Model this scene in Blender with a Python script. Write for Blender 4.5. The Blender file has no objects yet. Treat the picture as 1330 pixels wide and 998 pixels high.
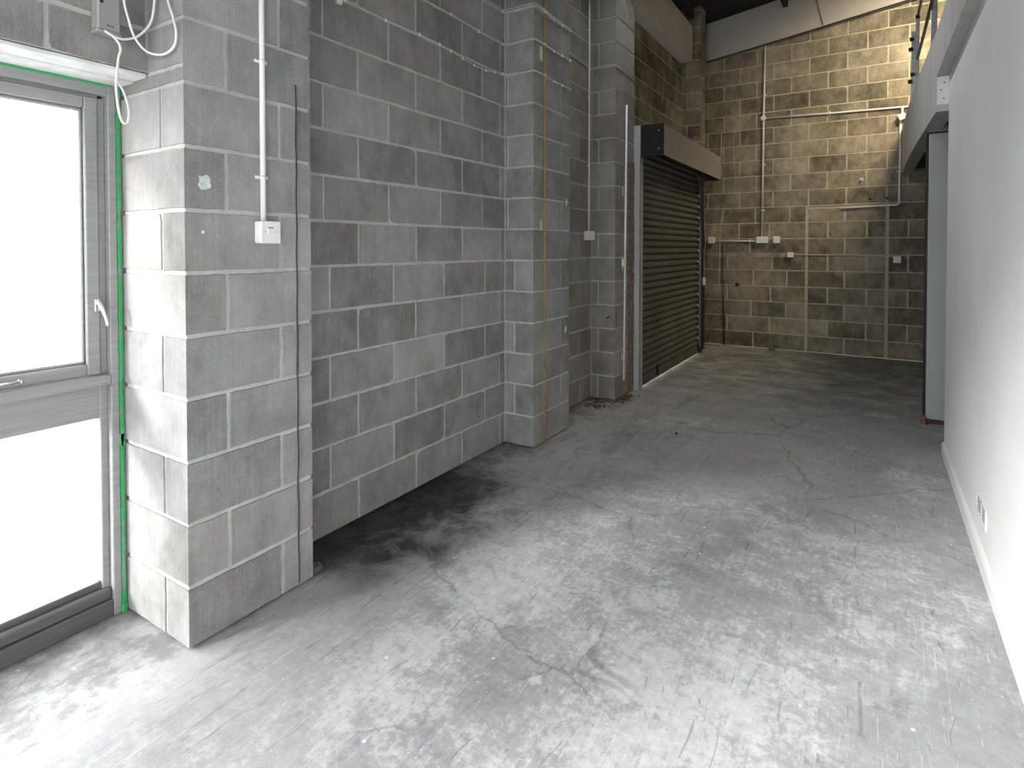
import bpy, math, random
from mathutils import Vector, Matrix

random.seed(11)
S = bpy.context.scene
COL = S.collection

# ------------------------------------------------------------------ materials
class NT:
    """small helper to write node trees"""
    def __init__(self, name):
        self.m = bpy.data.materials.new(name)
        self.m.use_nodes = True
        self.t = self.m.node_tree
        self.t.nodes.clear()
        self.out = self.t.nodes.new('ShaderNodeOutputMaterial')
        self.co = self.t.nodes.new('ShaderNodeTexCoord')
        self.pos = self.co.outputs['Object']
    def n(self, kind, **kw):
        nd = self.t.nodes.new('ShaderNode' + kind)
        for k, v in kw.items():
            setattr(nd, k, v)
        return nd
    def put(self, sock, val):
        if val is None:
            return
        if isinstance(val, bpy.types.NodeSocket):
            self.t.links.new(val, sock)
        elif isinstance(val, (tuple, list)) and len(val) == 3 and sock.type == 'RGBA':
            sock.default_value = (*val, 1)
        else:
            sock.default_value = val
    def math(self, op, a, b=0.0, c=None, clamp=False):
        nd = self.n('Math', operation=op, use_clamp=clamp)
        self.put(nd.inputs[0], a); self.put(nd.inputs[1], b)
        if c is not None: self.put(nd.inputs[2], c)
        return nd.outputs[0]
    def map(self, loc=(0,0,0), rot=(0,0,0), sc=(1,1,1), vec=None):
        nd = self.n('Mapping')
        self.put(nd.inputs['Vector'], vec or self.pos)
        nd.inputs['Location'].default_value = loc
        nd.inputs['Rotation'].default_value = rot
        nd.inputs['Scale'].default_value = sc
        return nd.outputs[0]
    def noise(self, scale, detail=4, rough=0.55, vec=None, dist=0.0, w=None):
        nd = self.n('TexNoise')
        self.put(nd.inputs['Vector'], vec or self.pos)
        nd.inputs['Scale'].default_value = scale
        nd.inputs['Detail'].default_value = detail
        nd.inputs['Roughness'].default_value = rough
        nd.inputs['Distortion'].default_value = dist
        return nd.outputs['Fac']
    def voro(self, scale, feature='F1', vec=None, out='Distance'):
        nd = self.n('TexVoronoi', feature=feature)
        self.put(nd.inputs['Vector'], vec or self.pos)
        nd.inputs['Scale'].default_value = scale
        return nd.outputs[out]
    def ss(self, x, lo, hi, a=0.0, b=1.0):
        """smoothstep of x from lo..hi to a..b"""
        nd = self.n('MapRange', interpolation_type='SMOOTHSTEP')
        self.put(nd.inputs['Value'], x)
        nd.inputs['From Min'].default_value = lo; nd.inputs['From Max'].default_value = hi
        nd.inputs['To Min'].default_value = a; nd.inputs['To Max'].default_value = b
        return nd.outputs[0]
    def lin(self, x, lo, hi, a=0.0, b=1.0):
        nd = self.n('MapRange')
        self.put(nd.inputs['Value'], x)
        nd.inputs['From Min'].default_value = lo; nd.inputs['From Max'].default_value = hi
        nd.inputs['To Min'].default_value = a; nd.inputs['To Max'].default_value = b
        return nd.outputs[0]
    def mix(self, fac, a, b, blend='MIX'):
        nd = self.n('Mix', data_type='RGBA', blend_type=blend)
        self.put(nd.inputs[0], fac); self.put(nd.inputs[6], a); self.put(nd.inputs[7], b)
        return nd.outputs[2]
    def xyz(self, vec=None):
        nd = self.n('SeparateXYZ'); self.put(nd.inputs[0], vec or self.pos)
        return nd.outputs
    def attr(self, name):
        nd = self.n('Attribute', attribute_name=name)
        return nd.outputs['Fac']
    def bump(self, h, strength=0.3, dist=0.01):
        nd = self.n('Bump')
        nd.inputs['Strength'].default_value = strength
        nd.inputs['Distance'].default_value = dist
        self.put(nd.inputs['Height'], h)
        return nd.outputs[0]
    def bsdf(self, col, rough=0.8, metal=0.0, normal=None, spec=0.5):
        nd = self.n('BsdfPrincipled')
        self.put(nd.inputs['Base Color'], col)
        self.put(nd.inputs['Roughness'], rough)
        self.put(nd.inputs['Metallic'], metal)
        nd.inputs['Specular IOR Level'].default_value = spec
        if normal is not None: self.put(nd.inputs['Normal'], normal)
        self.t.links.new(nd.outputs[0], self.out.inputs['Surface'])
        return self.m

def grey(v): return (v, v, v)

def simple(name, col, rough=0.5, metal=0.0, var=0.12, scale=9.0, bump=0.0, spec=0.4):
    k = NT(name)
    n = k.noise(scale, 5)
    f = k.lin(n, 0.3, 0.7, 1 - var, 1 + var)
    c = k.mix(1.0, col, grey(1), 'MULTIPLY')
    nd = k.n('VectorMath', operation='SCALE')
    k.put(nd.inputs[0], c); k.put(nd.inputs['Scale'], f)
    nm = k.bump(k.noise(scale * 12, 3), bump, 0.003) if bump else None
    return k.bsdf(nd.outputs[0], rough, metal, nm, spec)

def block_material(name, dark, light, warm=(1, 1, 1), stain=0.0, mot=0.30):
    """dense concrete block: per-block tone, fine vertical drag marks, pits, lime bloom"""
    k = NT(name)
    tone = k.attr('tone')
    x, y, z = k.xyz()
    drag = k.noise(1.0, 3, 0.6, k.map(sc=(95, 95, 2.2)))
    cloud = k.noise(3.1, 5, 0.6)
    fine = k.noise(170, 3, 0.7)
    cl2 = k.noise(11, 5, 0.7, k.map(loc=(5, 1, 2), sc=(1, 1, 0.7)))
    f = k.math('ADD', k.math('MULTIPLY', tone, 0.60), k.math('MULTIPLY', k.lin(cloud, 0.3, 0.7, -0.3, 0.7), mot * 1.3))
    f = k.math('ADD', f, k.math('MULTIPLY', k.lin(cl2, 0.3, 0.7, -0.5, 0.5), mot * 1.1))
    f = k.math('ADD', f, k.math('MULTIPLY', k.lin(drag, 0.3, 0.7, -0.5, 0.5), 0.13))
    f = k.math('ADD', f, k.math('MULTIPLY', k.lin(fine, 0.25, 0.75, -0.5, 0.5), 0.34), clamp=True)
    c = k.mix(f, dark, light)
    hue = k.noise(0.9, 2)
    c = k.mix(k.ss(hue, 0.42, 0.62, 0.0, 0.8), c, k.mix(1.0, c, (1.03, 0.965, 0.94), 'MULTIPLY'))
    bloom = k.math('MULTIPLY', k.ss(k.noise(2.3, 6, 0.65, k.map(loc=(7, 3, 1))), 0.60, 0.78), k.ss(k.noise(38, 4, 0.7), 0.38, 0.66))
    c = k.mix(k.math('MULTIPLY', bloom, 0.30 + mot * 0.6), c, light)
    pit = k.ss(k.voro(55), 0.05, 0.13, 1.0, 0.0)
    pitm = k.math('MULTIPLY', pit, k.ss(k.noise(6, 2, 0.5, k.map(loc=(2, 9, 4))), 0.55, 0.62))
    c = k.mix(k.math('MULTIPLY', pitm, 0.55), c, k.mix(1.0, dark, grey(0.45), 'MULTIPLY'))
    if stain:
        st = k.ss(k.noise(1.1, 6, 0.7, k.map(loc=(3, 5, 8))), 0.46, 0.66)
        c = k.mix(k.math('MULTIPLY', st, stain), c, k.mix(1.0, c, (0.42, 0.40, 0.36), 'MULTIPLY'))
    c = k.mix(1.0, c, warm, 'MULTIPLY')
    h = k.math('ADD', k.math('MULTIPLY', fine, 0.6), k.math('MULTIPLY', drag, 0.22))
    h = k.math('SUBTRACT', h, k.math('MULTIPLY', pitm, 0.8))
    return k.bsdf(c, 0.92, 0, k.bump(h, 0.55, 0.004), 0.2)

def mortar_material(name, dark, light):
    k = NT(name)
    n = k.noise(14, 6, 0.65); g = k.noise(140, 3, 0.7)
    f = k.math('ADD', k.math('MULTIPLY', k.lin(n, 0.3, 0.7), 0.7), k.math('MULTIPLY', k.lin(g, 0.3, 0.7), 0.3), clamp=True)
    c = k.mix(f, dark, light)
    h = k.math('ADD', k.math('MULTIPLY', n, 0.7), k.math('MULTIPLY', g, 0.5))
    return k.bsdf(c, 0.95, 0, k.bump(h, 0.6, 0.006), 0.15)

M = {}
M['block'] = block_material('concrete block', (0.170, 0.170, 0.168), (0.43, 0.43, 0.425))
M['mortar'] = mortar_material('lime grey mortar', (0.36, 0.36, 0.345), (0.56, 0.56, 0.54))
M['block_mid'] = block_material('concrete block warm', (0.165, 0.155, 0.140), (0.40, 0.385, 0.36))
M['mortar_mid'] = mortar_material('pale mortar warm', (0.36, 0.345, 0.31), (0.54, 0.52, 0.47))
M['block_back'] = block_material('buff block', (0.110, 0.097, 0.073), (0.42, 0.38, 0.295), stain=0.55, mot=0.48)
M['mortar_back'] = mortar_material('sandy mortar', (0.36, 0.325, 0.235), (0.58, 0.53, 0.40))

def floor_material():
    k = NT('power floated concrete')
    x, y, z = k.xyz()
    n1 = k.noise(0.9, 8, 0.62, dist=0.6)
    n2 = k.noise(3.3, 7, 0.68, dist=0.9)
    n3 = k.noise(20, 8, 0.78)
    n4 = k.noise(160, 3, 0.7)
    f = k.math('ADD', k.math('MULTIPLY', k.lin(n1, 0.3, 0.7), 0.34), k.math('MULTIPLY', k.lin(n2, 0.28, 0.72), 0.36))
    f = k.math('ADD', f, k.math('MULTIPLY', k.lin(n3, 0.3, 0.7), 0.26))
    f = k.math('ADD', f, k.math('MULTIPLY', k.lin(n4, 0.3, 0.7), 0.10), clamp=True)
    c = k.mix(f, grey(0.185), grey(0.44))
    # worn pale laitance patches with ragged edges, rubbed thin
    near = k.math('MULTIPLY', k.ss(y, 3.9, 2.3), k.math('MULTIPLY', k.ss(x, -2.1, -1.2), k.ss(x, 0.45, -0.15)))
    pm = k.noise(1.25, 5, 0.6, k.map(loc=(4.3, 1.2, 0)), dist=0.4)
    pm2 = k.noise(7.5, 8, 0.72, k.map(loc=(1.3, 8.2, 0)), dist=0.3)
    pm3 = k.noise(42, 4, 0.7, k.map(loc=(2.3, 5.2, 0)))
    # brushed, scratchy breakup in two directions
    br1 = k.noise(1.0, 3, 0.6, k.map(rot=(0, 0, 0.62), sc=(70, 5, 1)))
    br2 = k.noise(1.0, 3, 0.6, k.map(loc=(3, 2, 0), rot=(0, 0, -0.5), sc=(85, 6, 1)))
    pf = k.math('ADD', k.math('MULTIPLY', pm, 0.40), k.math('MULTIPLY', pm2, 0.34))
    pf = k.math('ADD', pf, k.math('MULTIPLY', pm3, 0.22))
    pf = k.math('ADD', pf, k.math('MULTIPLY', k.math('ADD', br1, br2), 0.055))
    pf = k.math('SUBTRACT', pf, 0.032)
    pf = k.math('ADD', pf, k.math('MULTIPLY', near, 0.085))
    soft = k.ss(pf, 0.485, 0.63)
    hard = k.ss(pf, 0.565, 0.610)
    hard = k.math('MULTIPLY', hard, k.ss(x, -2.1, -1.0, 0.25, 1.0))
    soft = k.math('MULTIPLY', soft, k.ss(x, -2.1, -1.2, 0.35, 1.0))
    patch = k.math('ADD', k.math('MULTIPLY', soft, 0.48), k.math('MULTIPLY', hard, 0.34))
    c = k.mix(patch, c, k.mix(k.lin(k.math('ADD', k.math('MULTIPLY', n3, 0.86), k.math('MULTIPLY', br1, 0.14)), 0.34, 0.62), grey(0.42), grey(0.66)))
    dkp = k.ss(k.math('ADD', k.math('MULTIPLY', k.noise(4.2, 8, 0.72, k.map(loc=(8.3, 0.2, 0)), dist=0.4), 0.8), k.math('MULTIPLY', br2, 0.2)), 0.57, 0.66)
    c = k.mix(k.math('MULTIPLY', dkp, 0.42), c, grey(0.13))
    # scuffs and scratches
    for rot, sx, sy, lo, hi, colr, amt, lc in (
        (0.65, 95, 2.6, 0.672, 0.71, 0.62, 0.5, (0, 0, 0)),
        (-0.75, 120, 3.2, 0.680, 0.72, 0.60, 0.45, (3, 1, 0)),
        (0.15, 140, 3.6, 0.690, 0.73, 0.60, 0.4, (5, 7, 0)),
        (1.35, 110, 2.9, 0.684, 0.725, 0.60, 0.4, (8, 2, 0)),
        (-0.3, 55, 3.0, 0.675, 0.725, 0.12, 0.45, (2, 6, 0)),
        (0.95, 50, 2.6, 0.675, 0.725, 0.13, 0.45, (9, 4, 0))):
        wob = k.noise(1.4, 2, 0.5, k.map(loc=lc))
        v = k.map(loc=lc, rot=(0, 0, rot), sc=(sx * 1.15, sy * 1.1, 1))
        nd = k.n('VectorMath', operation='ADD')
        k.put(nd.inputs[0], v)
        cb = k.n('CombineXYZ'); k.put(cb.inputs[0], k.math('MULTIPLY', wob, 24.0))
        k.put(nd.inputs[1], cb.outputs[0])
        s = k.ss(k.noise(1.0, 2, 0.5, nd.outputs[0]), lo, hi)
        c = k.mix(k.math('MULTIPLY', s, amt), c, grey(colr))
    # paint spots
    sp = k.ss(k.voro(7.5), 0.030, 0.055, 1.0, 0.0)
    sp = k.math('MULTIPLY', sp, k.ss(k.voro(7.5, out='Color'), 0.30, 0.5))
    c = k.mix(k.math('MULTIPLY', sp, 0.9), c, grey(0.80))
    sp2 = k.ss(k.voro(26), 0.05, 0.12, 1.0, 0.0)
    sp2 = k.math('MULTIPLY', sp2, k.ss(k.noise(1.3, 3, 0.5, k.map(loc=(6, 6, 0))), 0.50, 0.60))
    c = k.mix(k.math('MULTIPLY', sp2, 0.55), c, grey(0.70))
    for (px, py, rw) in ((-1.02, 1.73, 0.016), (-0.94, 1.64, 0.024), (0.15, 3.0, 0.014), (-0.17, 2.2, 0.016), (-0.66, 1.75, 0.02), (0.02, 3.62, 0.014), (0.0, 1.60, 0.05)):
        dv = k.n('VectorMath', operation='DISTANCE'); k.put(dv.inputs[0], k.pos); dv.inputs[1].default_value = (px, py, 0)
        dd = k.math('ADD', dv.outputs['Value'], k.math('MULTIPLY', k.math('SUBTRACT', pm2, 0.5), rw * 5))
        c = k.mix(k.math('MULTIPLY', k.ss(dd, rw, rw * 0.6), 0.75), c, grey(0.62))
    # dark oily freckles
    dk = k.ss(k.noise(5.5, 7, 0.72, k.map(loc=(9.1, 2.7, 0))), 0.60, 0.74)
    c = k.mix(k.math('MULTIPLY', dk, 0.45), c, grey(0.10))
    # hairline cracks
    wv = k.n('VectorMath', operation='ADD')
    k.put(wv.inputs[0], k.pos)
    cb = k.n('CombineXYZ')
    k.put(cb.inputs[0], k.math('MULTIPLY', k.noise(2.0, 5), 0.35)); k.put(cb.inputs[1], k.math('MULTIPLY', k.noise(2.0, 5, 0.6, k.map(loc=(5, 5, 0))), 0.35))
    k.put(wv.inputs[1], cb.outputs[0])
    ck = k.ss(k.voro(0.8, 'DISTANCE_TO_EDGE', wv.outputs[0]), 0.0015, 0.006, 1.0, 0.0)
    ck = k.math('MULTIPLY', ck, k.ss(k.noise(0.8, 2, 0.5, k.map(loc=(1, 3, 0))), 0.48, 0.56))
    c = k.mix(k.math('MULTIPLY', ck, 0.38), c, grey(0.10))
    # damp, oil-blackened ragged strip at the left wall foot, pier shadow painted in
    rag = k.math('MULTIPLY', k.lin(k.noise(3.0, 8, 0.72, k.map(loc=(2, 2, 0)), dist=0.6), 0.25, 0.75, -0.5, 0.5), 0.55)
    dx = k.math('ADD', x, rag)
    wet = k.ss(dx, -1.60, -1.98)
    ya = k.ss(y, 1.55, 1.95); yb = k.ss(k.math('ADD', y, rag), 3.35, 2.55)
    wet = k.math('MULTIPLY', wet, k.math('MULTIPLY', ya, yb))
    damp_shade_n = k.ss(k.noise(4.5, 7, 0.7, k.map(loc=(7, 1, 0)), dist=0.8), 0.33, 0.56)
    c = k.mix(k.math('MULTIPLY', wet, k.math('ADD', k.math('MULTIPLY', damp_shade_n, 0.52), 0.42)), c, grey(0.022))
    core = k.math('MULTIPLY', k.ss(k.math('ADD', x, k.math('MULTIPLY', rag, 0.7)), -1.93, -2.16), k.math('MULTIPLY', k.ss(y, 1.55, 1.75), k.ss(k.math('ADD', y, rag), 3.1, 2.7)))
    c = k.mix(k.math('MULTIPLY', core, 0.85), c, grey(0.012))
    # second, fainter drag of the same dirt further out
    st2 = k.math('MULTIPLY', k.ss(k.noise(2.2, 7, 0.7, k.map(loc=(3, 8, 0), rot=(0, 0, 0.3), sc=(1.6, 0.6, 1)), dist=1.0), 0.52, 0.68), k.ss(x, -0.9, -1.6))
    c = k.mix(k.math('MULTIPLY', st2, 0.5), c, grey(0.10))
    # dirt ground in towards the back of the unit, algae by the shutter
    bk = k.ss(k.math('ADD', y, k.math('MULTIPLY', rag, 2.5)), 4.6, 7.0)
    bkc = k.mix(k.ss(k.noise(2.6, 8, 0.75, k.map(sc=(1, 1.5, 1))), 0.40, 0.62), (0.14, 0.138, 0.125), (0.40, 0.395, 0.37))
    c = k.mix(k.math('MULTIPLY', bk, 0.65), c, bkc)
    al = k.math('MULTIPLY', k.ss(y, 5.8, 7.6), k.ss(k.noise(1.9, 7, 0.7, k.map(loc=(0, 4, 0)), dist=0.8), 0.45, 0.60))
    c = k.mix(k.math('MULTIPLY', al, 0.5), c, (0.115, 0.14, 0.075))
    ru = k.math('MULTIPLY', k.ss(y, 5.2, 7.4), k.ss(k.noise(2.4, 7, 0.7, k.map(loc=(6, 2, 0))), 0.56, 0.68))
    c = k.mix(k.math('MULTIPLY', ru, 0.5), c, (0.20, 0.15, 0.105))
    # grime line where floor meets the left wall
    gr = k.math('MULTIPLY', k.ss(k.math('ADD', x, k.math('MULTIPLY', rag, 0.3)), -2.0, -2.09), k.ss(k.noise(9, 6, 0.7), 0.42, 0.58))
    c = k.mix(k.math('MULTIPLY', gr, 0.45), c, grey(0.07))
    gw = k.math('MULTIPLY', k.ss(k.math('ADD', x, k.math('MULTIPLY', rag, 0.5)), -2.14, -2.42), k.lin(k.noise(11, 6, 0.7, k.map(loc=(4, 4, 0))), 0.3, 0.7, 0.35, 1.0))  # dirt plus the cill's shade along the window, both painted into the floor
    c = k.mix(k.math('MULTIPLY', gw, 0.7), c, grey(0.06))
    # dusty boot prints
    for (px, py, ang, amt) in ((-0.64, 2.55, 0.35, 0.5), (-0.50, 3.42, 0.9, 0.45), (-0.42, 2.90, 0.7, 0.35), (-0.95, 3.30, 0.2, 0.35), (-0.20, 2.65, 1.2, 0.3)):
        v = k.map(vec=k.map(loc=(-px, -py, 0)), rot=(0, 0, ang))
        vx, vy, vz = k.xyz(v)
        d = k.math('ADD', k.math('POWER', k.math('DIVIDE', k.math('ABSOLUTE', vx), 0.13), 2.0), k.math('POWER', k.math('DIVIDE', k.math('ABSOLUTE', vy), 0.05), 2.0))
        msk = k.ss(d, 1.0, 0.7)
        tread = k.ss(k.math('MULTIPLY', k.math('SINE', k.math('MULTIPLY', vx, 420.0)), k.math('SINE', k.math('MULTIPLY', vy, 420.0))), 0.0, 0.25)
        c = k.mix(k.math('MULTIPLY', k.math('MULTIPLY', msk, tread), amt), c, grey(0.13))
    h = k.math('ADD', k.math('MULTIPLY', n3, 0.5), k.math('MULTIPLY', n4, 0.35))
    h = k.math('ADD', h, k.math('MULTIPLY', patch, 0.2))
    rough = k.lin(n2, 0.3, 0.7, 0.55, 0.85)
    return k.bsdf(c, rough, 0, k.bump(h, 0.28, 0.004), 0.28)
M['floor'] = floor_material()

def plaster():
    k = NT('white emulsion plaster')
    a = k.noise(1.2, 5); b = k.noise(60, 3)
    c = k.mix(k.ss(a, 0.35, 0.65), grey(0.74), grey(0.80))
    mk = k.ss(k.noise(16, 6, 0.75, k.map(loc=(3, 1, 5))), 0.72, 0.80)
    c = k.mix(k.math('MULTIPLY', mk, 0.35), c, grey(0.45))
    return k.bsdf(c, 0.75, 0, k.bump(b, 0.06, 0.002), 0.25)
M['plaster'] = plaster()

def tape_mat():
    k = NT('worn green masking tape')
    n = k.noise(9, 5, 0.7)
    c = k.mix(k.ss(n, 0.48, 0.66), (0.03, 0.36, 0.10), (0.14, 0.36, 0.24))
    return k.bsdf(c, 0.6)
M['tape'] = tape_mat()

def frame_paint(nm, lo, hi):
    k = NT(nm)
    g = k.noise(1.0, 3, 0.6, k.map(sc=(30, 3, 60)))
    c = k.mix(k.lin(g, 0.3, 0.7), grey(lo), grey(hi))
    d = k.ss(k.noise(7, 6, 0.75), 0.62, 0.74)
    c = k.mix(k.math('MULTIPLY', d, 0.4), c, grey(lo * 0.5))
    return k.bsdf(c, 0.42, 0, k.bump(g, 0.1, 0.002), 0.45)
M['frame'] = frame_paint('grey brushed timber paint', 0.24, 0.31)
M['cill'] = frame_paint('frame paint in cill shade', 0.075, 0.11)  # darkened frame paint, shade low in the window put into the colour
M['mastic'] = simple('grey mastic filler', grey(0.26), 0.8, var=0.3, scale=20)

def glass_mat():
    k = NT('window glass')
    tr = k.n('BsdfTransparent'); tr.inputs[0].default_value = (0.95, 0.96, 0.96, 1)
    gl = k.n('BsdfGlossy'); gl.inputs['Roughness'].default_value = 0.02
    mx = k.n('MixShader')
    mx.inputs[0].default_value = 0.05
    k.t.links.new(tr.outputs[0], mx.inputs[1]); k.t.links.new(gl.outputs[0], mx.inputs[2])
    k.t.links.new(mx.outputs[0], k.out.inputs['Surface'])
    return k.m
M['glass'] = glass_mat()

def cast_beam():
    k = NT('weathered fair faced concrete')
    s = k.noise(1.0, 5, 0.65, k.map(sc=(14, 5, 0.8)))
    n = k.noise(22, 4, 0.7)
    f = k.math('ADD', k.math('MULTIPLY', k.lin(s, 0.3, 0.7), 0.7), k.math('MULTIPLY', k.lin(n, 0.3, 0.7), 0.3), clamp=True)
    c = k.mix(f, (0.46, 0.447, 0.432), (0.60, 0.588, 0.575))
    st = k.ss(k.noise(1.0, 4, 0.6, k.map(loc=(4, 2, 0), sc=(9, 5.0, 0.7))), 0.60, 0.70)
    c = k.mix(k.math('MULTIPLY', st, 0.5), c, (0.36, 0.32, 0.28))
    return k.bsdf(c, 0.85, 0, k.bump(n, 0.15, 0.003), 0.2)
M['beam'] = cast_beam()

M['white_paint'] = simple('white gloss paint', grey(0.80), 0.35, var=0.05, scale=5)
M['lintel_board'] = simple('whitewashed soffit board', grey(0.74), 0.6, var=0.14, scale=14, bump=0.15)
M['pvc'] = simple('white pvc', grey(0.82), 0.32, var=0.03)
M['pvc_dull'] = simple('dusty white pvc', (0.78, 0.77, 0.74), 0.42, var=0.06)
M['switch'] = simple('moulded white plastic', grey(0.84), 0.28, var=0.02)
M['box_grey'] = simple('light grey plastic case', grey(0.33), 0.4, var=0.05)
M['dark_mark'] = simple('dark grey print', grey(0.05), 0.6)
M['screw'] = simple('zinc screw head', grey(0.42), 0.4, 0.7)
M['cable_grey'] = simple('grey pvc cable', (0.50, 0.49, 0.47), 0.45, var=0.06)
M['cable_white'] = simple('white flex', grey(0.80), 0.35, var=0.03)
M['cable_black'] = simple('black rubber cable', grey(0.012), 0.5)
M['panel'] = simple('matt grey panel board', grey(0.46), 0.7, var=0.05, scale=3)
M['rust'] = simple('rusty ochre rod', (0.33, 0.20, 0.055), 0.75, var=0.3, scale=22)
M['steel_dark'] = simple('dark painted steel', (0.012, 0.012, 0.012), 0.45, 0.2)
M['galv'] = simple('galvanised steel', (0.55, 0.57, 0.56), 0.42, 0.65, var=0.25, scale=30)
M['guide'] = simple('mill finish guide channel', grey(0.44), 0.45, 0.25, var=0.10, scale=14)
M['shutter_box'] = simple('stone grey coated steel', (0.31, 0.295, 0.255), 0.5, 0.1, var=0.10, scale=5)
M['chrome'] = simple('worn satin handle', grey(0.72), 0.22, 0.85, var=0.08)
M['brick_edge'] = simple('broken red brown brick edge', (0.20, 0.155, 0.115), 0.95, var=0.55, scale=26, bump=0.8)
M['timber'] = simple('stained softwood sole plate', (0.10, 0.055, 0.048), 0.8, var=0.3, scale=18)
M['brick'] = simple('orange brick', (0.24, 0.125, 0.085), 0.9, var=0.35, scale=40, bump=0.5)
M['roof'] = simple('unlit black roof lining', grey(0.020), 0.95, var=0.3)  # unlit look of the roof put into a near-black colour
M['dark_deck'] = simple('dark joisted deck underside', grey(0.06), 0.9, var=0.3)
M['rafter'] = simple('painted roof rafter', (0.52, 0.49, 0.46), 0.7, var=0.08, scale=3)
M['leaf'] = simple('dry brown leaf', (0.10, 0.052, 0.036), 0.85, var=0.4, scale=30)
M['ground'] = simple('pale paving outside', grey(0.42), 0.9, var=0.2, scale=3)
M['chip'] = simple('broken mortar lump', grey(0.11), 0.95, var=0.5, scale=30, bump=0.8)
M['patch_paint'] = simple('pale green paint dab', (0.58, 0.63, 0.60), 0.7, var=0.25, scale=70)
M['fleck_paint'] = simple('cream paint fleck', (0.62, 0.62, 0.50), 0.7, var=0.2, scale=60)
M['red_paint'] = simple('red paint smear', (0.14, 0.015, 0.012), 0.6, var=0.2, scale=60)

def slat_mat():
    k = NT('weathered olive shutter lath')
    n = k.noise(2.2, 6, 0.65); s = k.noise(1.0, 4, 0.6, k.map(sc=(2, 1.2, 30)))
    c = k.mix(k.lin(n, 0.3, 0.7), (0.080, 0.077, 0.062), (0.150, 0.144, 0.118))
    al = k.ss(k.noise(1.5, 5, 0.6, k.map(loc=(3, 3, 1))), 0.50, 0.66)
    c = k.mix(k.math('MULTIPLY', al, 0.5), c, (0.055, 0.078, 0.036))
    c = k.mix(k.ss(s, 0.62, 0.72, 0, 0.3), c, (0.17, 0.165, 0.145))
    return k.bsdf(c, 0.5, 0.1, None, 0.4)
M['slat'] = slat_mat()

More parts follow.
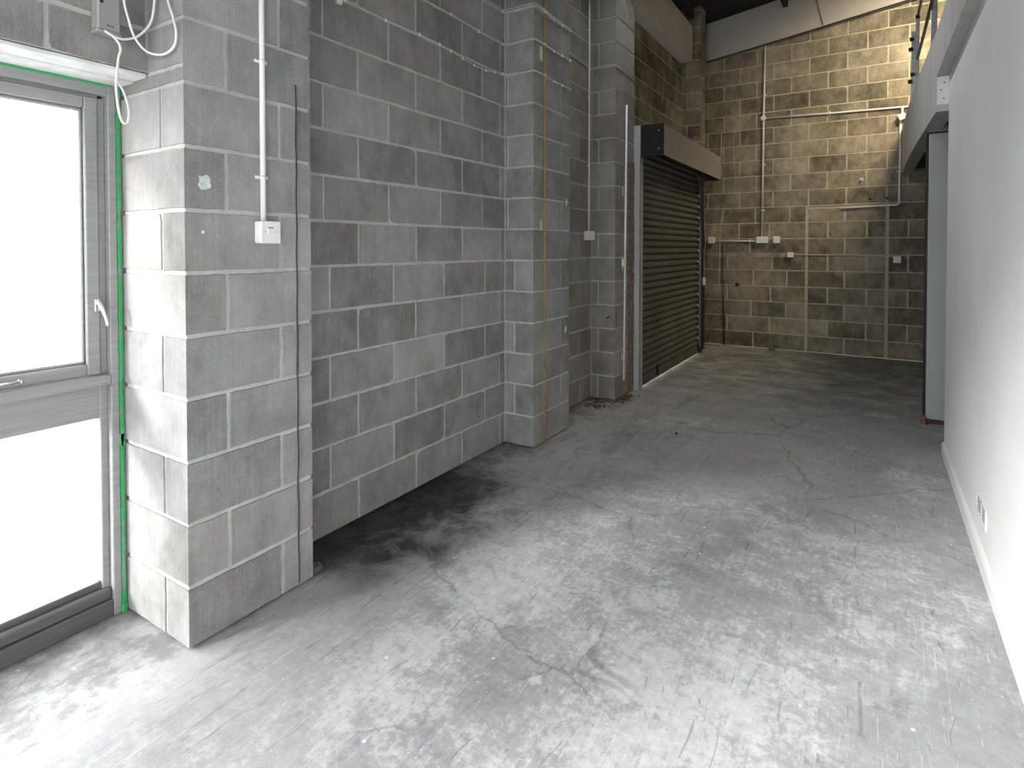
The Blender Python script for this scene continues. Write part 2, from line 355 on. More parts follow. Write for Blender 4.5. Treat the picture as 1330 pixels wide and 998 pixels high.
# ------------------------------------------------------------------ mesh builder
class MB:
    def __init__(self):
        self.v = []; self.f = []; self.mi = []; self.tone = []; self.sm = []
    def face(self, idx, mi=0, tone=0.5, smooth=False):
        self.f.append(tuple(idx)); self.mi.append(mi); self.tone.append(tone); self.sm.append(smooth)
    def add(self, pts):
        b = len(self.v); self.v.extend(tuple(p) for p in pts); return b
    def box(self, mn, mx, mi=0, bev=0.0, tone=0.5):
        x0, y0, z0 = [min(a, b) for a, b in zip(mn, mx)]
        x1, y1, z1 = [max(a, b) for a, b in zip(mn, mx)]
        bev = min(bev, (x1 - x0) * 0.45, (y1 - y0) * 0.45, (z1 - z0) * 0.45)
        if bev <= 0:
            b = self.add([(x, y, z) for x in (x0, x1) for y in (y0, y1) for z in (z0, z1)])
            for q in ((0, 1, 3, 2), (4, 6, 7, 5), (0, 4, 5, 1), (2, 3, 7, 6), (0, 2, 6, 4), (1, 5, 7, 3)):
                self.face([b + i for i in q], mi, tone)
            return
        # chamfered box: three vertices per corner
        ids = {}
        X, Y, Z = (x0, x1), (y0, y1), (z0, z1)
        for i in (0, 1):
            for j in (0, 1):
                for l in (0, 1):
                    sx, sy, sz = (1 - 2 * i) * bev, (1 - 2 * j) * bev, (1 - 2 * l) * bev
                    b = self.add([(X[i], Y[j] + sy, Z[l] + sz), (X[i] + sx, Y[j], Z[l] + sz), (X[i] + sx, Y[j] + sy, Z[l])])
                    ids[i, j, l] = (b, b + 1, b + 2)
        def q(lst, flip):
            self.face(lst[::-1] if flip else lst, mi, tone)
        for i in (0, 1):
            q([ids[i, 0, 0][0], ids[i, 0, 1][0], ids[i, 1, 1][0], ids[i, 1, 0][0]], i == 1)
            q([ids[0, i, 0][1], ids[1, i, 0][1], ids[1, i, 1][1], ids[0, i, 1][1]], i == 1)
            q([ids[0, 0, i][2], ids[0, 1, i][2], ids[1, 1, i][2], ids[1, 0, i][2]], i == 1)
        for a in (0, 1):
            for c in (0, 1):
                fl = (a + c) % 2 == 1
                q([ids[a, c, 0][0], ids[a, c, 0][1], ids[a, c, 1][1], ids[a, c, 1][0]], fl)
                q([ids[a, 0, c][0], ids[a, 1, c][0], ids[a, 1, c][2], ids[a, 0, c][2]], fl)
                q([ids[0, a, c][1], ids[0, a, c][2], ids[1, a, c][2], ids[1, a, c][1]], fl)
        for i in (0, 1):
            for j in (0, 1):
                for l in (0, 1):
                    q(list(ids[i, j, l]), (i + j + l) % 2 == 1)
    def tube(self, pts, r, n=8, mi=0, caps=True):
        pts = [Vector(p) for p in pts]
        prev = None; rings = []
        for i, p in enumerate(pts):
            t = (pts[min(i + 1, len(pts) - 1)] - pts[max(i - 1, 0)]).normalized()
            if prev is None:
                up = Vector((0, 0, 1)) if abs(t.z) < 0.9 else Vector((1, 0, 0))
                a = t.cross(up).normalized()
            else:
                a = (prev - t * prev.dot(t))
                a = a.normalized() if a.length > 1e-6 else t.orthogonal().normalized()
            prev = a; b = t.cross(a)
            rr = r[i] if isinstance(r, (list, tuple)) else r
            rings.append(self.add([p + (a * math.cos(2 * math.pi * k / n) + b * math.sin(2 * math.pi * k / n)) * rr for k in range(n)]))
        for i in range(len(rings) - 1):
            for k in range(n):
                self.face([rings[i] + k, rings[i] + (k + 1) % n, rings[i + 1] + (k + 1) % n, rings[i + 1] + k], mi, 0.5, True)
        if caps:
            self.face([rings[0] + k for k in range(n)][::-1], mi); self.face([rings[-1] + k for k in range(n)], mi)
    def prism(self, poly, axis, a0, a1, mi=0, tone=0.5):
        """poly: list of 2-D points in the two other axes, in order; extruded along axis"""
        def P(p, a):
            return {'x': (a, p[0], p[1]), 'y': (p[0], a, p[1]), 'z': (p[0], p[1], a)}[axis]
        n = len(poly)
        b = self.add([P(p, a0) for p in poly]); c = self.add([P(p, a1) for p in poly])
        self.face([b + i for i in range(n)][::-1], mi, tone); self.face([c + i for i in range(n)], mi, tone)
        for i in range(n):
            self.face([b + i, b + (i + 1) % n, c + (i + 1) % n, c + i], mi, tone)
    def build(self, name, mats, parent=None, smooth=False, fix=True):
        me = bpy.data.meshes.new(name)
        me.from_pydata(self.v, [], self.f)
        if not isinstance(mats, (list, tuple)): mats = [mats]
        for m in mats: me.materials.append(m)
        me.polygons.foreach_set('material_index', self.mi)
        me.polygons.foreach_set('use_smooth', [smooth or s for s in self.sm])
        at = me.attributes.new('tone', 'FLOAT', 'FACE')
        at.data.foreach_set('value', self.tone)
        me.update()
        if fix:
            import bmesh
            bm = bmesh.new(); bm.from_mesh(me)
            bmesh.ops.recalc_face_normals(bm, faces=bm.faces)
            bm.to_mesh(me); bm.free()
        o = bpy.data.objects.new(name, me)
        COL.objects.link(o)
        if parent is not None: o.parent = parent
        return o

def tag(o, label, cat, group=None, kind=None):
    o['label'] = label; o['category'] = cat
    if group: o['group'] = group
    if kind: o['kind'] = kind
    return o

def empty(name, loc, label, cat, group=None, kind=None):
    o = bpy.data.objects.new(name, None); COL.objects.link(o)
    o.location = loc
    o.empty_display_size = 0.1
    tag(o, label, cat, group, kind)
    return o

def rel(o, parent):
    """keep world place of a mesh written in world coordinates when parented to an empty"""
    o.parent = parent
    o.matrix_parent_inverse = Matrix.Translation(parent.location).inverted()
    return o

def part(mb, name, mats, parent, smooth=False):
    o = mb.build(name, mats, None, smooth)
    r = parent
    while r.parent is not None: r = r.parent
    o.parent = parent
    o.matrix_parent_inverse = Matrix.Translation(r.location).inverted() if r is parent else Matrix.Identity(4)
    return o

def spline(pts, per=8):
    """Catmull-Rom through the points"""
    P = [Vector(p) for p in pts]
    out = []
    for i in range(len(P) - 1):
        p0 = P[max(i - 1, 0)]; p1 = P[i]; p2 = P[i + 1]; p3 = P[min(i + 2, len(P) - 1)]
        for s in range(per):
            t = s / per
            out.append(0.5 * ((2 * p1) + (p2 - p0) * t + (2 * p0 - 5 * p1 + 4 * p2 - p3) * t * t + (3 * p1 - p0 - 3 * p2 + p3) * t ** 3))
    out.append(P[-1])
    return out

# ------------------------------------------------------------------ place constants (metres)
XW = -2.293     # face of the left block wall
XP = -2.050     # face of its piers
YB = 8.874      # back wall
XR = 0.430      # white plastered wall on the right
YF = -1.7       # inner face of the front wall, behind the viewer
CH = 0.225      # block course
ZT = 5.3

# ------------------------------------------------------------------ block laying
def lay(mb, frame, u0, u1, rows, joints, extL=False, extR=False, mi_b=0, mi_m=1, ztop=None, zbot=0.0, tones=(0.18, 0.72), half=0.0055):
    """blocks on one face. frame(u, z, d): point on the face, d metres proud of the mortar bed.
    joints(row) -> perpend positions. Blocks are proud of the mortar by 3 mm with worn edges."""
    DP = 0.0035
    for r in rows:
        z0, z1 = r * CH, (r + 1) * CH
        if z1 <= zbot + 0.02 or (ztop and z0 >= ztop - 0.02): continue
        z0 = max(z0, zbot)
        if ztop: z1 = min(z1, ztop)
        js = sorted(j for j in joints(r) if u0 + 0.02 < j < u1 - 0.02)
        cuts = [u0] + js + [u1]
        for a, b in zip(cuts[:-1], cuts[1:]):
            if b - a < 0.018: continue
            la = 0.0008 if (a == u0) else half
            lb = 0.0008 if (b == u1) else half
            ea = a == u0 and extL; eb = b == u1 and extR
            if a == u0 and not extL: la = 0.004
            if b == u1 and not extR: lb = 0.004
            hb = random.uniform(0.0045, 0.0075); ht = random.uniform(0.0045, 0.0075)
            bz0 = z0 + (hb if z0 > 0.01 else 0.008); bz1 = z1 - ht
            ua, ub = a + la, b - lb
            t = random.uniform(*tones)
            if random.random() < 0.08: t = min(1, t + 0.25)
            jit = 0.0016
            def J(): return random.uniform(-jit, jit)
            nu = max(3, int((ub - ua) / 0.035)); nz = 7
            outl = []
            for i in range(nu): outl.append((ua + (ub - ua) * i / nu + (J() if i else 0), bz0 + J()))
            for i in range(nz): outl.append((ub + (0 if eb else J()), bz0 + (bz1 - bz0) * i / nz))
            for i in range(nu): outl.append((ub - (ub - ua) * i / nu + (J() if i else 0), bz1 + J()))
            for i in range(nz): outl.append((ua + (0 if ea else J()), bz1 - (bz1 - bz0) * i / nz))
            # knocked corners
            if not ea and not eb and random.random() < 0.35:
                c = random.choice((0, nu, nu + nz, 2 * nu + nz)); p = outl[c]
                cu, cz = (ua + ub) / 2, (bz0 + bz1) / 2
                outl[c] = (p[0] + math.copysign(random.uniform(.003, .010), cu - p[0]), p[1] + math.copysign(random.uniform(.003, .010), cz - p[1]))
            n = len(outl)
            cu, cz = (ua + ub) / 2, (bz0 + bz1) / 2
            inn = []
            for (u, z) in outl:
                uu = u + (0.003 if u < cu else -0.003); zz = z + (0.003 if z < cz else -0.003)
                if ea and abs(u - ua) < 1e-5: uu = u
                if eb and abs(u - ub) < 1e-5: uu = u
                inn.append((uu, zz))
            o = mb.add([frame(u, z, -0.006) for u, z in outl])
            i_ = mb.add([frame(u, z, DP) for u, z in inn])
            for k in range(n):
                mb.face([o + k, o + (k + 1) % n, i_ + (k + 1) % n, i_ + k], mi_b, t)
            mb.face([i_ + k for k in range(n)], mi_b, t)

def FX(X):   # face looking to +x, u = y
    return lambda u, z, d: (X + d - 0.0035, u, z)
def FY(Y):   # face looking to -y, u = x
    return lambda u, z, d: (u, Y - d + 0.0035, z)
def FYb(Y):  # face looking to +y, u = x
    return lambda u, z, d: (u, Y + d - 0.0035, z)

def alt(j, step=0.45, span=30):
    return [j + step * m for m in range(-span, span)]

ROWS = range(0, 24)
E_ = 0.0035
# ---- left wall, with the opening for the window and the roller shutter
wl = MB()
def j_w1(r):
    if r % 2 == 0: return alt(2.1246 - (0.006 if r < 6 else 0))
    return alt(1.8996 + (0.035 if r <= 5 else 0))
lay(wl, FX(XW), 1.45, 3.537, ROWS, j_w1)
wl.box((XW - 0.22, 1.30, 0.009), (XW - E_, 3.60, ZT), 1)
# above the window
def j_lint(r): return alt(0.785 + (0.225 if r % 2 == 0 else 0))
lay(wl, FX(XW), YF, 1.094, range(9, 24), j_lint, zbot=2.085)
wl.box((XW - 0.20, YF, 2.092), (XW - E_, 1.12, ZT), 1)
# beyond the window, towards the front of the unit
lay(wl, FX(XW), YF, -1.57, range(0, 10), j_lint, ztop=2.085, extR=True)
wl.box((XW - 0.22, YF, 0), (XW - E_, -1.57 - E_, 2.10), 1)
WALL_LEFT = wl.build('wall_left', [M['block'], M['mortar']])
tag(WALL_LEFT, 'grey concrete block wall beside the window with pale mortar joints', 'wall', kind='structure')
# ---- between second and third pier, and above the shutter
wm = MB()
lay(wm, FX(XW), 4.06, 5.064, ROWS, lambda r: alt(4.805 if r % 2 == 0 else 4.58), mi_b=0, mi_m=1)
wm.box((XW - 0.22, 4.0, 0.009), (XW - E_, 5.12, ZT), 1)
lay(wm, FX(XW), 5.55, 8.13, range(11, 24), lambda r: alt(6.465 if r % 2 == 0 else 6.24), zbot=2.475, mi_b=2, mi_m=3, tones=(0.05, 0.6))
wm.box((XW - 0.22, 5.5, 2.475), (XW - E_, 8.2, ZT), 3)
lay(wm, FX(XW), 8.38, YB, ROWS, lambda r: [8.62] if r % 2 else [], mi_b=2, mi_m=3)
wm.box((XW - 0.22, 8.3, 0), (XW - E_, YB + .1, ZT), 3)
WALL_SHUT = wm.build('wall_left', [M['block_mid'], M['mortar_mid'], M['block_back'], M['mortar_back']])
tag(WALL_SHUT, 'block wall beyond the middle pier and above the roller shutter', 'wall', kind='structure')

# ---- piers
def pier(name, y0, y1, front, left, mats, label, tones=(0.18, 0.72), xin=XW, ztop=None, right=None, leftbottom=None):
    mb = MB()
    lay(mb, FX(XP), y0, y1, ROWS, front, extL=True, extR=True, tones=tones, ztop=ztop)
    lay(mb, FY(y0), xin, XP, ROWS, left, extR=True, tones=tones, ztop=ztop)
    lay(mb, FYb(y1), xin, XP, ROWS, right or (lambda r: []), extR=True, tones=tones, ztop=ztop)
    mb.box((xin - 0.02, y0 + E_ + .0015, 0.009), (XP - E_ - .0015, y1 - E_ - .0015, ztop or ZT), 1)
    o = mb.build(name, mats)
    return tag(o, label, 'pillar', kind='structure')

# pier at the window: its near face runs back to the window frame
def near_left(r): return [-2.205] if r % 2 == 0 else ([-2.10] if False else [])
mbp = MB()
lay(mbp, FX(XP), 1.094, 1.628, ROWS, lambda r: ([1.25] if r % 2 else [1.478]) + ([1.555] if r in (1, 4, 8) else []), extL=True, extR=True, tones=(0.2, 0.9))
lay(mbp, FY(1.094), -2.52, XP, range(0, 10), lambda r: [-2.205] if r % 2 == 0 else [], extR=True, tones=(0.3, 0.9), ztop=2.085)
lay(mbp, FY(1.094), XW, XP, range(9, 24), lambda r: [], extR=True, zbot=2.085)
lay(mbp, FYb(1.628), XW, XP, ROWS, lambda r: [], extR=True)
mbp.box((-2.49, 1.094 + E_ + .0015, 0.009), (XP - E_ - .0015, 1.628 - E_ - .0015, ZT), 1)
PIER1 = mbp.build('pillar', [M['block'], M['mortar']])
tag(PIER1, 'grey block pier beside the window carrying a white switch', 'pillar', kind='structure')
PIER2 = pier('pillar', 3.537, 4.110, lambda r: ([3.97] if r % 2 == 1 else ([] if r % 4 else [])), lambda r: [-2.210] if (r <= 5 and r % 2 == 1) else ([-2.268] if r > 5 and r % 2 else []),
             [M['block'], M['mortar']], 'grey block pier with a thin ochre rod down its face')
PIER3 = pier('pillar', 5.064, 5.548, lambda r: [5.17] if r % 2 == 1 else ([5.38] if r > 13 else []), lambda r: [-2.222] if r % 2 == 0 else [],
             [M['block_mid'], M['mortar_mid']], 'narrow block pier beside the near shutter guide')
PIER4 = pier('pillar', 8.130, 8.400, lambda r: [], lambda r: [-2.232] if r % 2 == 1 else [],
             [M['block_back'], M['mortar_back']], 'dark block pier in the corner behind the shutter box')

# ---- back wall with a bricked-up doorway
wb = MB()
D0, D1, DZ = -0.789, 0.148, 2.06
def j_back(r):
    return alt(-1.6668 if r % 2 else -1.8918)
def j_backL(r):
    lo = {0: [-1.47], 1: [-1.83, -1.25], 2: [-1.50, -1.04], 3: [-1.83, -1.24], 4: [-1.47, -1.03], 5: [-1.83, -1.22], 6: [-1.52], 7: [-1.67, -1.26], 8: [-1.90, -1.45, -1.0]}
    return lo.get(r, j_back(r))
lay(wb, FY(YB), XW - 0.1, D0 - 0.008, range(0, 9), j_backL, tones=(0.1, 0.8), half=0.007)
lay(wb, FY(YB), D1 + 0.010, 3.2, range(0, 9), lambda r: alt(0.37 if r % 2 else 0.60), tones=(0.0, 0.45), half=0.008)
lay(wb, FY(YB), D0 + 0.016, D1 - 0.016, range(0, 9), lambda r: [-0.33] if r % 2 == 0 else [-0.53, -0.08], tones=(0.15, 0.95), half=0.011, ztop=1.985)
lay(wb, FY(YB), XW - 0.1, 3.2, range(9, 24), j_back, tones=(0.1, 0.95), half=0.007)
lay(wb, FY(YB), D0 + 0.016, D1 - 0.016, [8], lambda r: [], zbot=1.997, tones=(0.4, 0.6))
wb.box((XW - 0.3, YB + E_, 0.006), (3.3, YB + 0.25, ZT + 0.9), 1)
wb.box((XW - 0.3, YB + 0.05, -0.05), (3.3, YB + 0.24, 0.5), 1)
WALL_BACK = wb.build('wall_back', [M['block_back'], M['mortar_back']])
tag(WALL_BACK, 'buff block back wall with a blocked-up doorway', 'wall', kind='structure')

# ---- floor
fl = MB()
fl.box((-2.56, YF, -0.12), (3.3, YB + 0.02, 0.0))
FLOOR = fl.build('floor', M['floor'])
tag(FLOOR, 'scuffed grey concrete floor with pale worn patches and dark stains', 'floor', kind='structure')
gr = MB()
gr.box((-30, -30, -0.20), (-2.56, 30, -0.03)); gr.box((-2.56, -30, -0.20), (30, YF, -0.03))
GROUND = gr.build('ground', M['ground'])
tag(GROUND, 'bright paving outside the window', 'ground', kind='structure')

# ---- right white wall and skirting
wr = MB()
wr.box((XR, YF, 0), (XR + 0.11, 5.0, 2.635))
WALL_RIGHT = wr.build('wall_right', M['plaster'])
tag(WALL_RIGHT, 'smooth white plastered partition wall on the right', 'wall', kind='structure')
sk = MB()
prof = [(XR + 0.001, 0.0), (XR - 0.016, 0.0), (XR - 0.016, 0.062), (XR - 0.0145, 0.070), (XR - 0.010, 0.078), (XR - 0.005, 0.084), (XR + 0.001, 0.087)]
sk.prism(prof, 'y', YF, 4.985)
SK = sk.build('baseboard_right', M['white_paint'])
tag(SK, 'white rounded skirting board along the partition', 'skirting', kind='structure')

# ---- front wall behind the camera: glazed shopfront opening, roof, far enclosure
wf = MB()
FX0, FX1, FZ0, FZ1 = -2.28, 0.40, 0.0, 3.10
wf.box((-2.6, YF - 0.2, 0), (FX0, YF, ZT)); wf.box((FX1, YF - 0.2, 0), (3.3, YF, ZT)); wf.box((FX0, YF - 0.2, FZ1), (FX1, YF, ZT))
WF = wf.build('wall_front', M['plaster'])
tag(WF, 'front wall around the glazed shopfront', 'wall', kind='structure')
we = MB()
we.box((3.2, YF - 0.2, 0), (3.4, YB + 0.2, ZT + 0.9))
WE = we.build('wall_side', M['dark_deck'])
tag(WE, 'far side wall behind the partition', 'wall', kind='structure')
rf = MB()
SL = 0.137
def roofz(x): return 4.76 + SL * (x + 2.25)
for (za, zb) in ((0.0, 0.12),):
    b = rf.add([(-2.7, YF - 0.3, roofz(-2.7) + za), (3.5, YF - 0.3, roofz(3.5) + za), (3.5, YB + .3, roofz(3.5) + za), (-2.7, YB + .3, roofz(-2.7) + za),
                (-2.7, YF - 0.3, roofz(-2.7) + zb), (3.5, YF - 0.3, roofz(3.5) + zb), (3.5, YB + .3, roofz(3.5) + zb), (-2.7, YB + .3, roofz(-2.7) + zb)])
    for q in ((0, 3, 2, 1), (4, 5, 6, 7), (0, 1, 5, 4), (1, 2, 6, 5), (2, 3, 7, 6), (3, 0, 4, 7)): rf.face([b + i for i in q])
k = 0
xx = -2.2
while xx < 3.2:      # purlins under the lining
    rf.box((xx, YF, roofz(xx) - 0.14), (xx + 0.06, YB, roofz(xx) + 0.02)); xx += 1.1
ROOF = rf.build('ceiling', M['roof'])
tag(ROOF, 'black sloping roof lining with purlins', 'ceiling', kind='structure')

# gable rafter lying along the back wall
gb = MB()
def gz(x): return 4.185 + 0.144 * (x + 2.25)
y0, y1 = 8.80, 8.872
b = gb.add([(-2.255, y0, gz(-2.255)), (3.1, y0, gz(3.1)), (3.1, y0, gz(3.1) + 0.56), (-2.255, y0, gz(-2.255) + 0.56),
            (-2.255, y1, gz(-2.255)), (3.1, y1, gz(3.1)), (3.1, y1, gz(3.1) + 0.56), (-2.255, y1, gz(-2.255) + 0.56)])
for q in ((0, 1, 2, 3), (5, 4, 7, 6), (0, 4, 5, 1), (3, 2, 6, 7), (0, 3, 7, 4), (1, 5, 6, 2)): gb.face([b + i for i in q])
GB = gb.build('roof_rafter', M['rafter'])
tag(GB, 'pale sloping rafter beam across the top of the back wall', 'beam', kind='structure')
eb = MB()
eb.box((-2.31, 5.50, 4.00), (-2.13, 8.02, 4.48), 0, 0.006)
EB = eb.build('eaves_beam', M['rafter'])
tag(EB, 'horizontal concrete eaves beam above the roller shutter', 'beam', kind='structure')

# ------------------------------------------------------------------ window
WIN = empty('window_1', (-2.5, 0.3, 0.0), 'tall grey framed window with opening sashes above fixed lower panes', 'window', kind='structure')
WY1, WY0 = 1.075, -1.55
fr = MB()
def fb(y0, y1, z0, z1, x0=-2.575, x1=-2.5, bev=0.003): fr.box((x0, y0, z0), (x1, y1, z1), 0, bev)
fb(1.046, WY1, 0.0, 2.066); fb(WY0, WY0 + 0.045, 0.0, 2.066)
fb(WY0 + 0.045, 1.046, 2.024, 2.066)                       # head
fr.box((-2.575, 1.020, 0.06), (-2.530, 1.047, 2.03), 0, 0.003)   # rebate of the jamb
fr.box((-2.575, WY0 + 0.04, 2.012), (-2.530, 1.04, 2.026), 0, 0.002)
fb(WY0 + 0.045, 1.046, 0.909, 0.950, x1=-2.496, bev=0.004)      # transom lip
fr.box((-2.575, WY0 + 0.04, 0.780), (-2.536, 1.022, 0.910), 0, 0.002)  # deep transom board
for ym in (0.23, -0.66):
    fr.box((-2.575, ym - .025, 0.06), (-2.505, ym + .025, 2.04), 0, 0.003)   # mullion
part(fr, 'frame', M['frame'], WIN)
fr = MB()
fb(WY0 + 0.045, 1.046, 0.0, 0.066, bev=0.004)              # cill rail, two pieces
fb(WY0 + 0.045, 1.046, 0.0665, 0.112, x1=-2.512, bev=0.006)
fr.box((-2.575, WY0 + 0.04, 0.110), (-2.540, 1.025, 0.138), 0, 0.004)
part(fr, 'cill_rail', M['cill'], WIN)
fr = MB(); fr.box((-2.57, WY1 + .0005, 0.0), (-2.502, 1.0935, 2.066)); part(fr, 'mastic_joint', M['mastic'], WIN)
def sash(y0, y1, z0, z1):
    s = MB(); w = 0.045
    for (a, b_, c, d) in ((y0, y0 + w, z0, z1), (y1 - w, y1, z0, z1), (y0 + w, y1 - w, z0, z0 + w), (y0 + w, y1 - w, z1 - w, z1)):
        s.box((-2.566, a, c), (-2.520, b_, d), 0, 0.004)
    w2 = 0.012
    for (a, b_, c, d) in ((y0 + w, y0 + w + w2, z0 + w, z1 - w), (y1 - w - w2, y1 - w, z0 + w, z1 - w), (y0 + w, y1 - w, z0 + w, z0 + w + w2), (y0 + w, y1 - w, z1 - w - w2, z1 - w)):
        s.box((-2.562, a, c), (-2.534, b_, d), 0, 0.004)
    return part(s, 'sash', M['frame'], WIN)
S1 = sash(0.257, 1.020, 0.953, 2.014)
S2 = sash(-0.633, 0.203, 0.953, 2.014)
S3 = sash(WY0 + 0.047, -0.687, 0.953, 2.014)
for (a, b_, c, d) in ((0.30, 0.98, 0.995, 1.972), (-0.59, 0.16, 0.995, 1.972), (WY0 + 0.09, -0.73, 0.995, 1.972), (0.25, 1.024, 0.135, 0.785), (-0.64, 0.21, 0.135, 0.785), (WY0 + 0.04, -0.68, 0.135, 0.785)):
    g = MB(); g.box((-2.553, a, c), (-2.549, b_, d))
    part(g, 'glass_pane', M['glass'], WIN)
h = MB()   # casement fastener: back plate, pivot and curved lever
h.box((-2.520, 1.000, 1.196), (-2.513, 1.018, 1.246), 0, 0.002)
h.box((-2.514, 1.003, 1.222), (-2.494, 1.016, 1.236), 0, 0.003)
h.tube(spline([(-2.500, 1.006, 1.238), (-2.488, 1.012, 1.215), (-2.480, 1.022, 1.175), (-2.482, 1.030, 1.140)], 5), [0.0075] * 8 + [0.006] * 8, 8)
part(h, 'sash_handle', M['chrome'], S1)
h = MB()
h.box((-2.520, 0.755, 0.966), (-2.506, 0.775, 0.980), 0, 0.002)
h.tube([(-2.505, 0.765, 0.975), (-2.503, 0.60, 0.972)], 0.005, 8)
h.tube([(-2.505, 0.765, 0.968), (-2.505, 0.765, 0.984)], 0.004, 8)
part(h, 'window_stay', M['chrome'], S1)
# white board under the lintel
lb = MB()
lb.box((-2.62, -1.57, 2.068), (XW - 0.105, 1.093, 2.086), 0, 0.002)
lb.box((XW - 0.100, -1.57, 2.073), (XW - 0.006, 1.093, 2.089), 0, 0.003)
LB = lb.build('trim_1', M['lintel_board'])
tag(LB, 'whitewashed boards under the lintel above the window', 'trim', kind='structure')
# masonry outside of the frame so no light slips past it
ob = MB(); ob.box((-2.75, YF - 0.2, 2.066), (-2.56, 1.10, 2.4)); ob.box((-2.75, YF - 0.2, 0), (-2.56, -1.57, 2.4)); ob.box((-2.75, YF - 0.2, 2.1), (-2.51, 1.1, ZT))
ob.box((-2.75, 1.0995, 0), (-2.513, 5.60, ZT)); ob.box((-2.75, 8.06, 0), (-2.513, 9.1, ZT)); ob.box((-2.75, 5.6, 2.45), (-2.513, 8.06, ZT))
ob.box((-2.513, 5.550, 0), (-2.28, 5.600, 2.47)); ob.box((-2.513, 8.06, 0), (-2.28, 8.20, 2.47))
OB = ob.build('wall_outer', M['mortar'])
tag(OB, 'outer leaf of the left wall around the window and shutter', 'wall', kind='structure')
# green tape down the joint between frame and pier
tp = MB()
zs = [0.02 + i * 0.03 for i in range(69)]
for i in range(len(zs) - 1):
    wa = 0.0100 + 0.0030 * math.sin(i * 1.7) + random.uniform(-.002, .002)
    y = 1.0805 + 0.0008 * math.sin(i * .6)
    tp.box((-2.5022, y - wa * 0.5, zs[i]), (-2.4945, y + wa * 0.5, zs[i + 1] + 0.001))
tp.box((-2.5022, 1.072, 0.0), (-2.488, 1.0925, 0.032), 0, 0.003); tp.box((-2.5022, 1.0725, 0.66), (-2.4945, 1.090, 0.71), 0, .002); tp.box((-2.5022, 1.074, 2.02), (-2.492, 1.089, 2.062), 0, .002)
TP = tp.build('masking_tape', M['tape'])
tag(TP, 'worn green tape strip running down the right edge of the window frame', 'tape')
tp = MB()
for i in range(32):
    a = -1.51 + i * 0.08
    tp.box((-2.5005, a, 2.0595), (-2.4955, a + 0.081, 2.0680 + random.uniform(-.001, .001)))
TP2 = tp.build('masking_tape', M['tape'])
tag(TP2, 'green tape strip along the head of the window frame', 'tape')

# shopfront glazing behind the camera
w2 = empty('window_2', ((FX0 + FX1) / 2, YF - 0.1, 0), 'glazed shopfront screen behind the viewer', 'window', kind='structure')
m2 = MB()
for x in (FX0, (FX0 + FX1) / 2 - 0.03, FX1 - 0.06): m2.box((x, YF - 0.13, 0), (x + 0.06, YF - 0.07, FZ1), 0, 0.004)
m2.box((FX0, YF - 0.13, 0), (FX1, YF - 0.07, 0.08), 0, 0.004); m2.box((FX0, YF - 0.13, FZ1 - 0.06), (FX1, YF - 0.07, FZ1), 0, 0.004)
part(m2, 'frame', M['frame'], w2)
m2 = MB(); m2.box((FX0 + .03, YF - 0.102, 0.06), (FX1 - .03, YF - 0.098, FZ1 - 0.03)); part(m2, 'glass_pane', M['glass'], w2)

# ------------------------------------------------------------------ things on the window pier
def conduit(name, pts, r, label, group, mat='pvc', clips=(), root=None):
    """round conduit as a pipe with saddle clips. clips: (point, axis 'z' vertical pipe on +x wall etc.)"""
    e = empty(name, tuple(pts[0]), label, 'conduit', group)
    mb = MB(); mb.tube(pts, r, 12); part(mb, 'pipe', M[mat], e)
    for (c, ax, nrm) in clips:
        mb = MB(); x, y, z = c; L = r * 2.6; t = 0.006
        if nrm == 'x' and ax == 'z':
            mb.box((x - r - .001, y - L, z - t), (x - r + .004, y + L, z + t), 0, .001)
            mb.tube([(x, y, z - t), (x, y, z + t)], r + .0025, 12)
        elif nrm == 'y' and ax == 'z':
            mb.box((x - L, y + r - .004, z - t), (x + L, y + r + .001, z + t), 0, .001)
            mb.tube([(x, y, z - t), (x, y, z + t)], r + .003, 12)
        else:
            mb.box((x - t, y + r - .004, z - L), (x + t, y + r + .001, z + L), 0, .001)
            mb.tube([(x - t, y, z), (x + t, y, z)], r + .003, 12)
        part(mb, 'conduit_clip', M[mat], e)
    return e

r1 = 0.0105
conduit('electrical_conduit', [(XP + r1, 1.393, 4.6), (XP + r1, 1.3935, 2.4), (XP + r1, 1.394, 1.535)], r1,
        'white conduit dropping to the switch on the window pier', 'white conduits', clips=[((XP + r1, 1.3933, 2.172), 'z', 'x'), ((XP + r1, 1.3935, 1.718), 'z', 'x'), ((XP + r1, 1.393, 2.9), 'z', 'x')])

sp = empty('fused_switch', (XP, 1.397, 1.455), 'white switched fused outlet box on the window pier', 'switch')
mb = MB(); mb.box((XP, 1.361, 1.459), (XP + 0.036, 1.4470, 1.545), 0, 0.004); part(mb, 'back_box', M['switch'], sp)
mb = MB(); mb.box((XP + 0.0362, 1.360, 1.458), (XP + 0.045, 1.448, 1.546), 0, 0.003); FP = part(mb, 'face_plate', M['switch'], sp)
mb = MB(); mb.box((XP + 0.0448, 1.389, 1.493), (XP + 0.0475, 1.417, 1.518), 0, 0.001); part(mb, 'fuse_carrier', M['switch'], sp)
mb = MB(); mb.box((XP + 0.0449, 1.391, 1.5185), (XP + 0.0464, 1.415, 1.5215)); part(mb, 'carrier_slot', M['dark_mark'], sp)
for y in (1.375, 1.432):
    mb = MB(); mb.tube([(XP + 0.0445, y, 1.503), (XP + 0.0462, y, 1.503)], 0.0028, 10); part(mb, 'screw', M['screw'], sp)

# dark hairline cable stapled down the pier
mb = MB()
mb.tube([(XP + 0.002, 1.555 + 0.0015 * math.sin(i * 1.3), 0.02 + i * 0.05) for i in range(43)], 0.0032, 6)
o = mb.build('bell_wire', M['dark_mark']); tag(o, 'thin dark wire running down the window pier', 'wire')
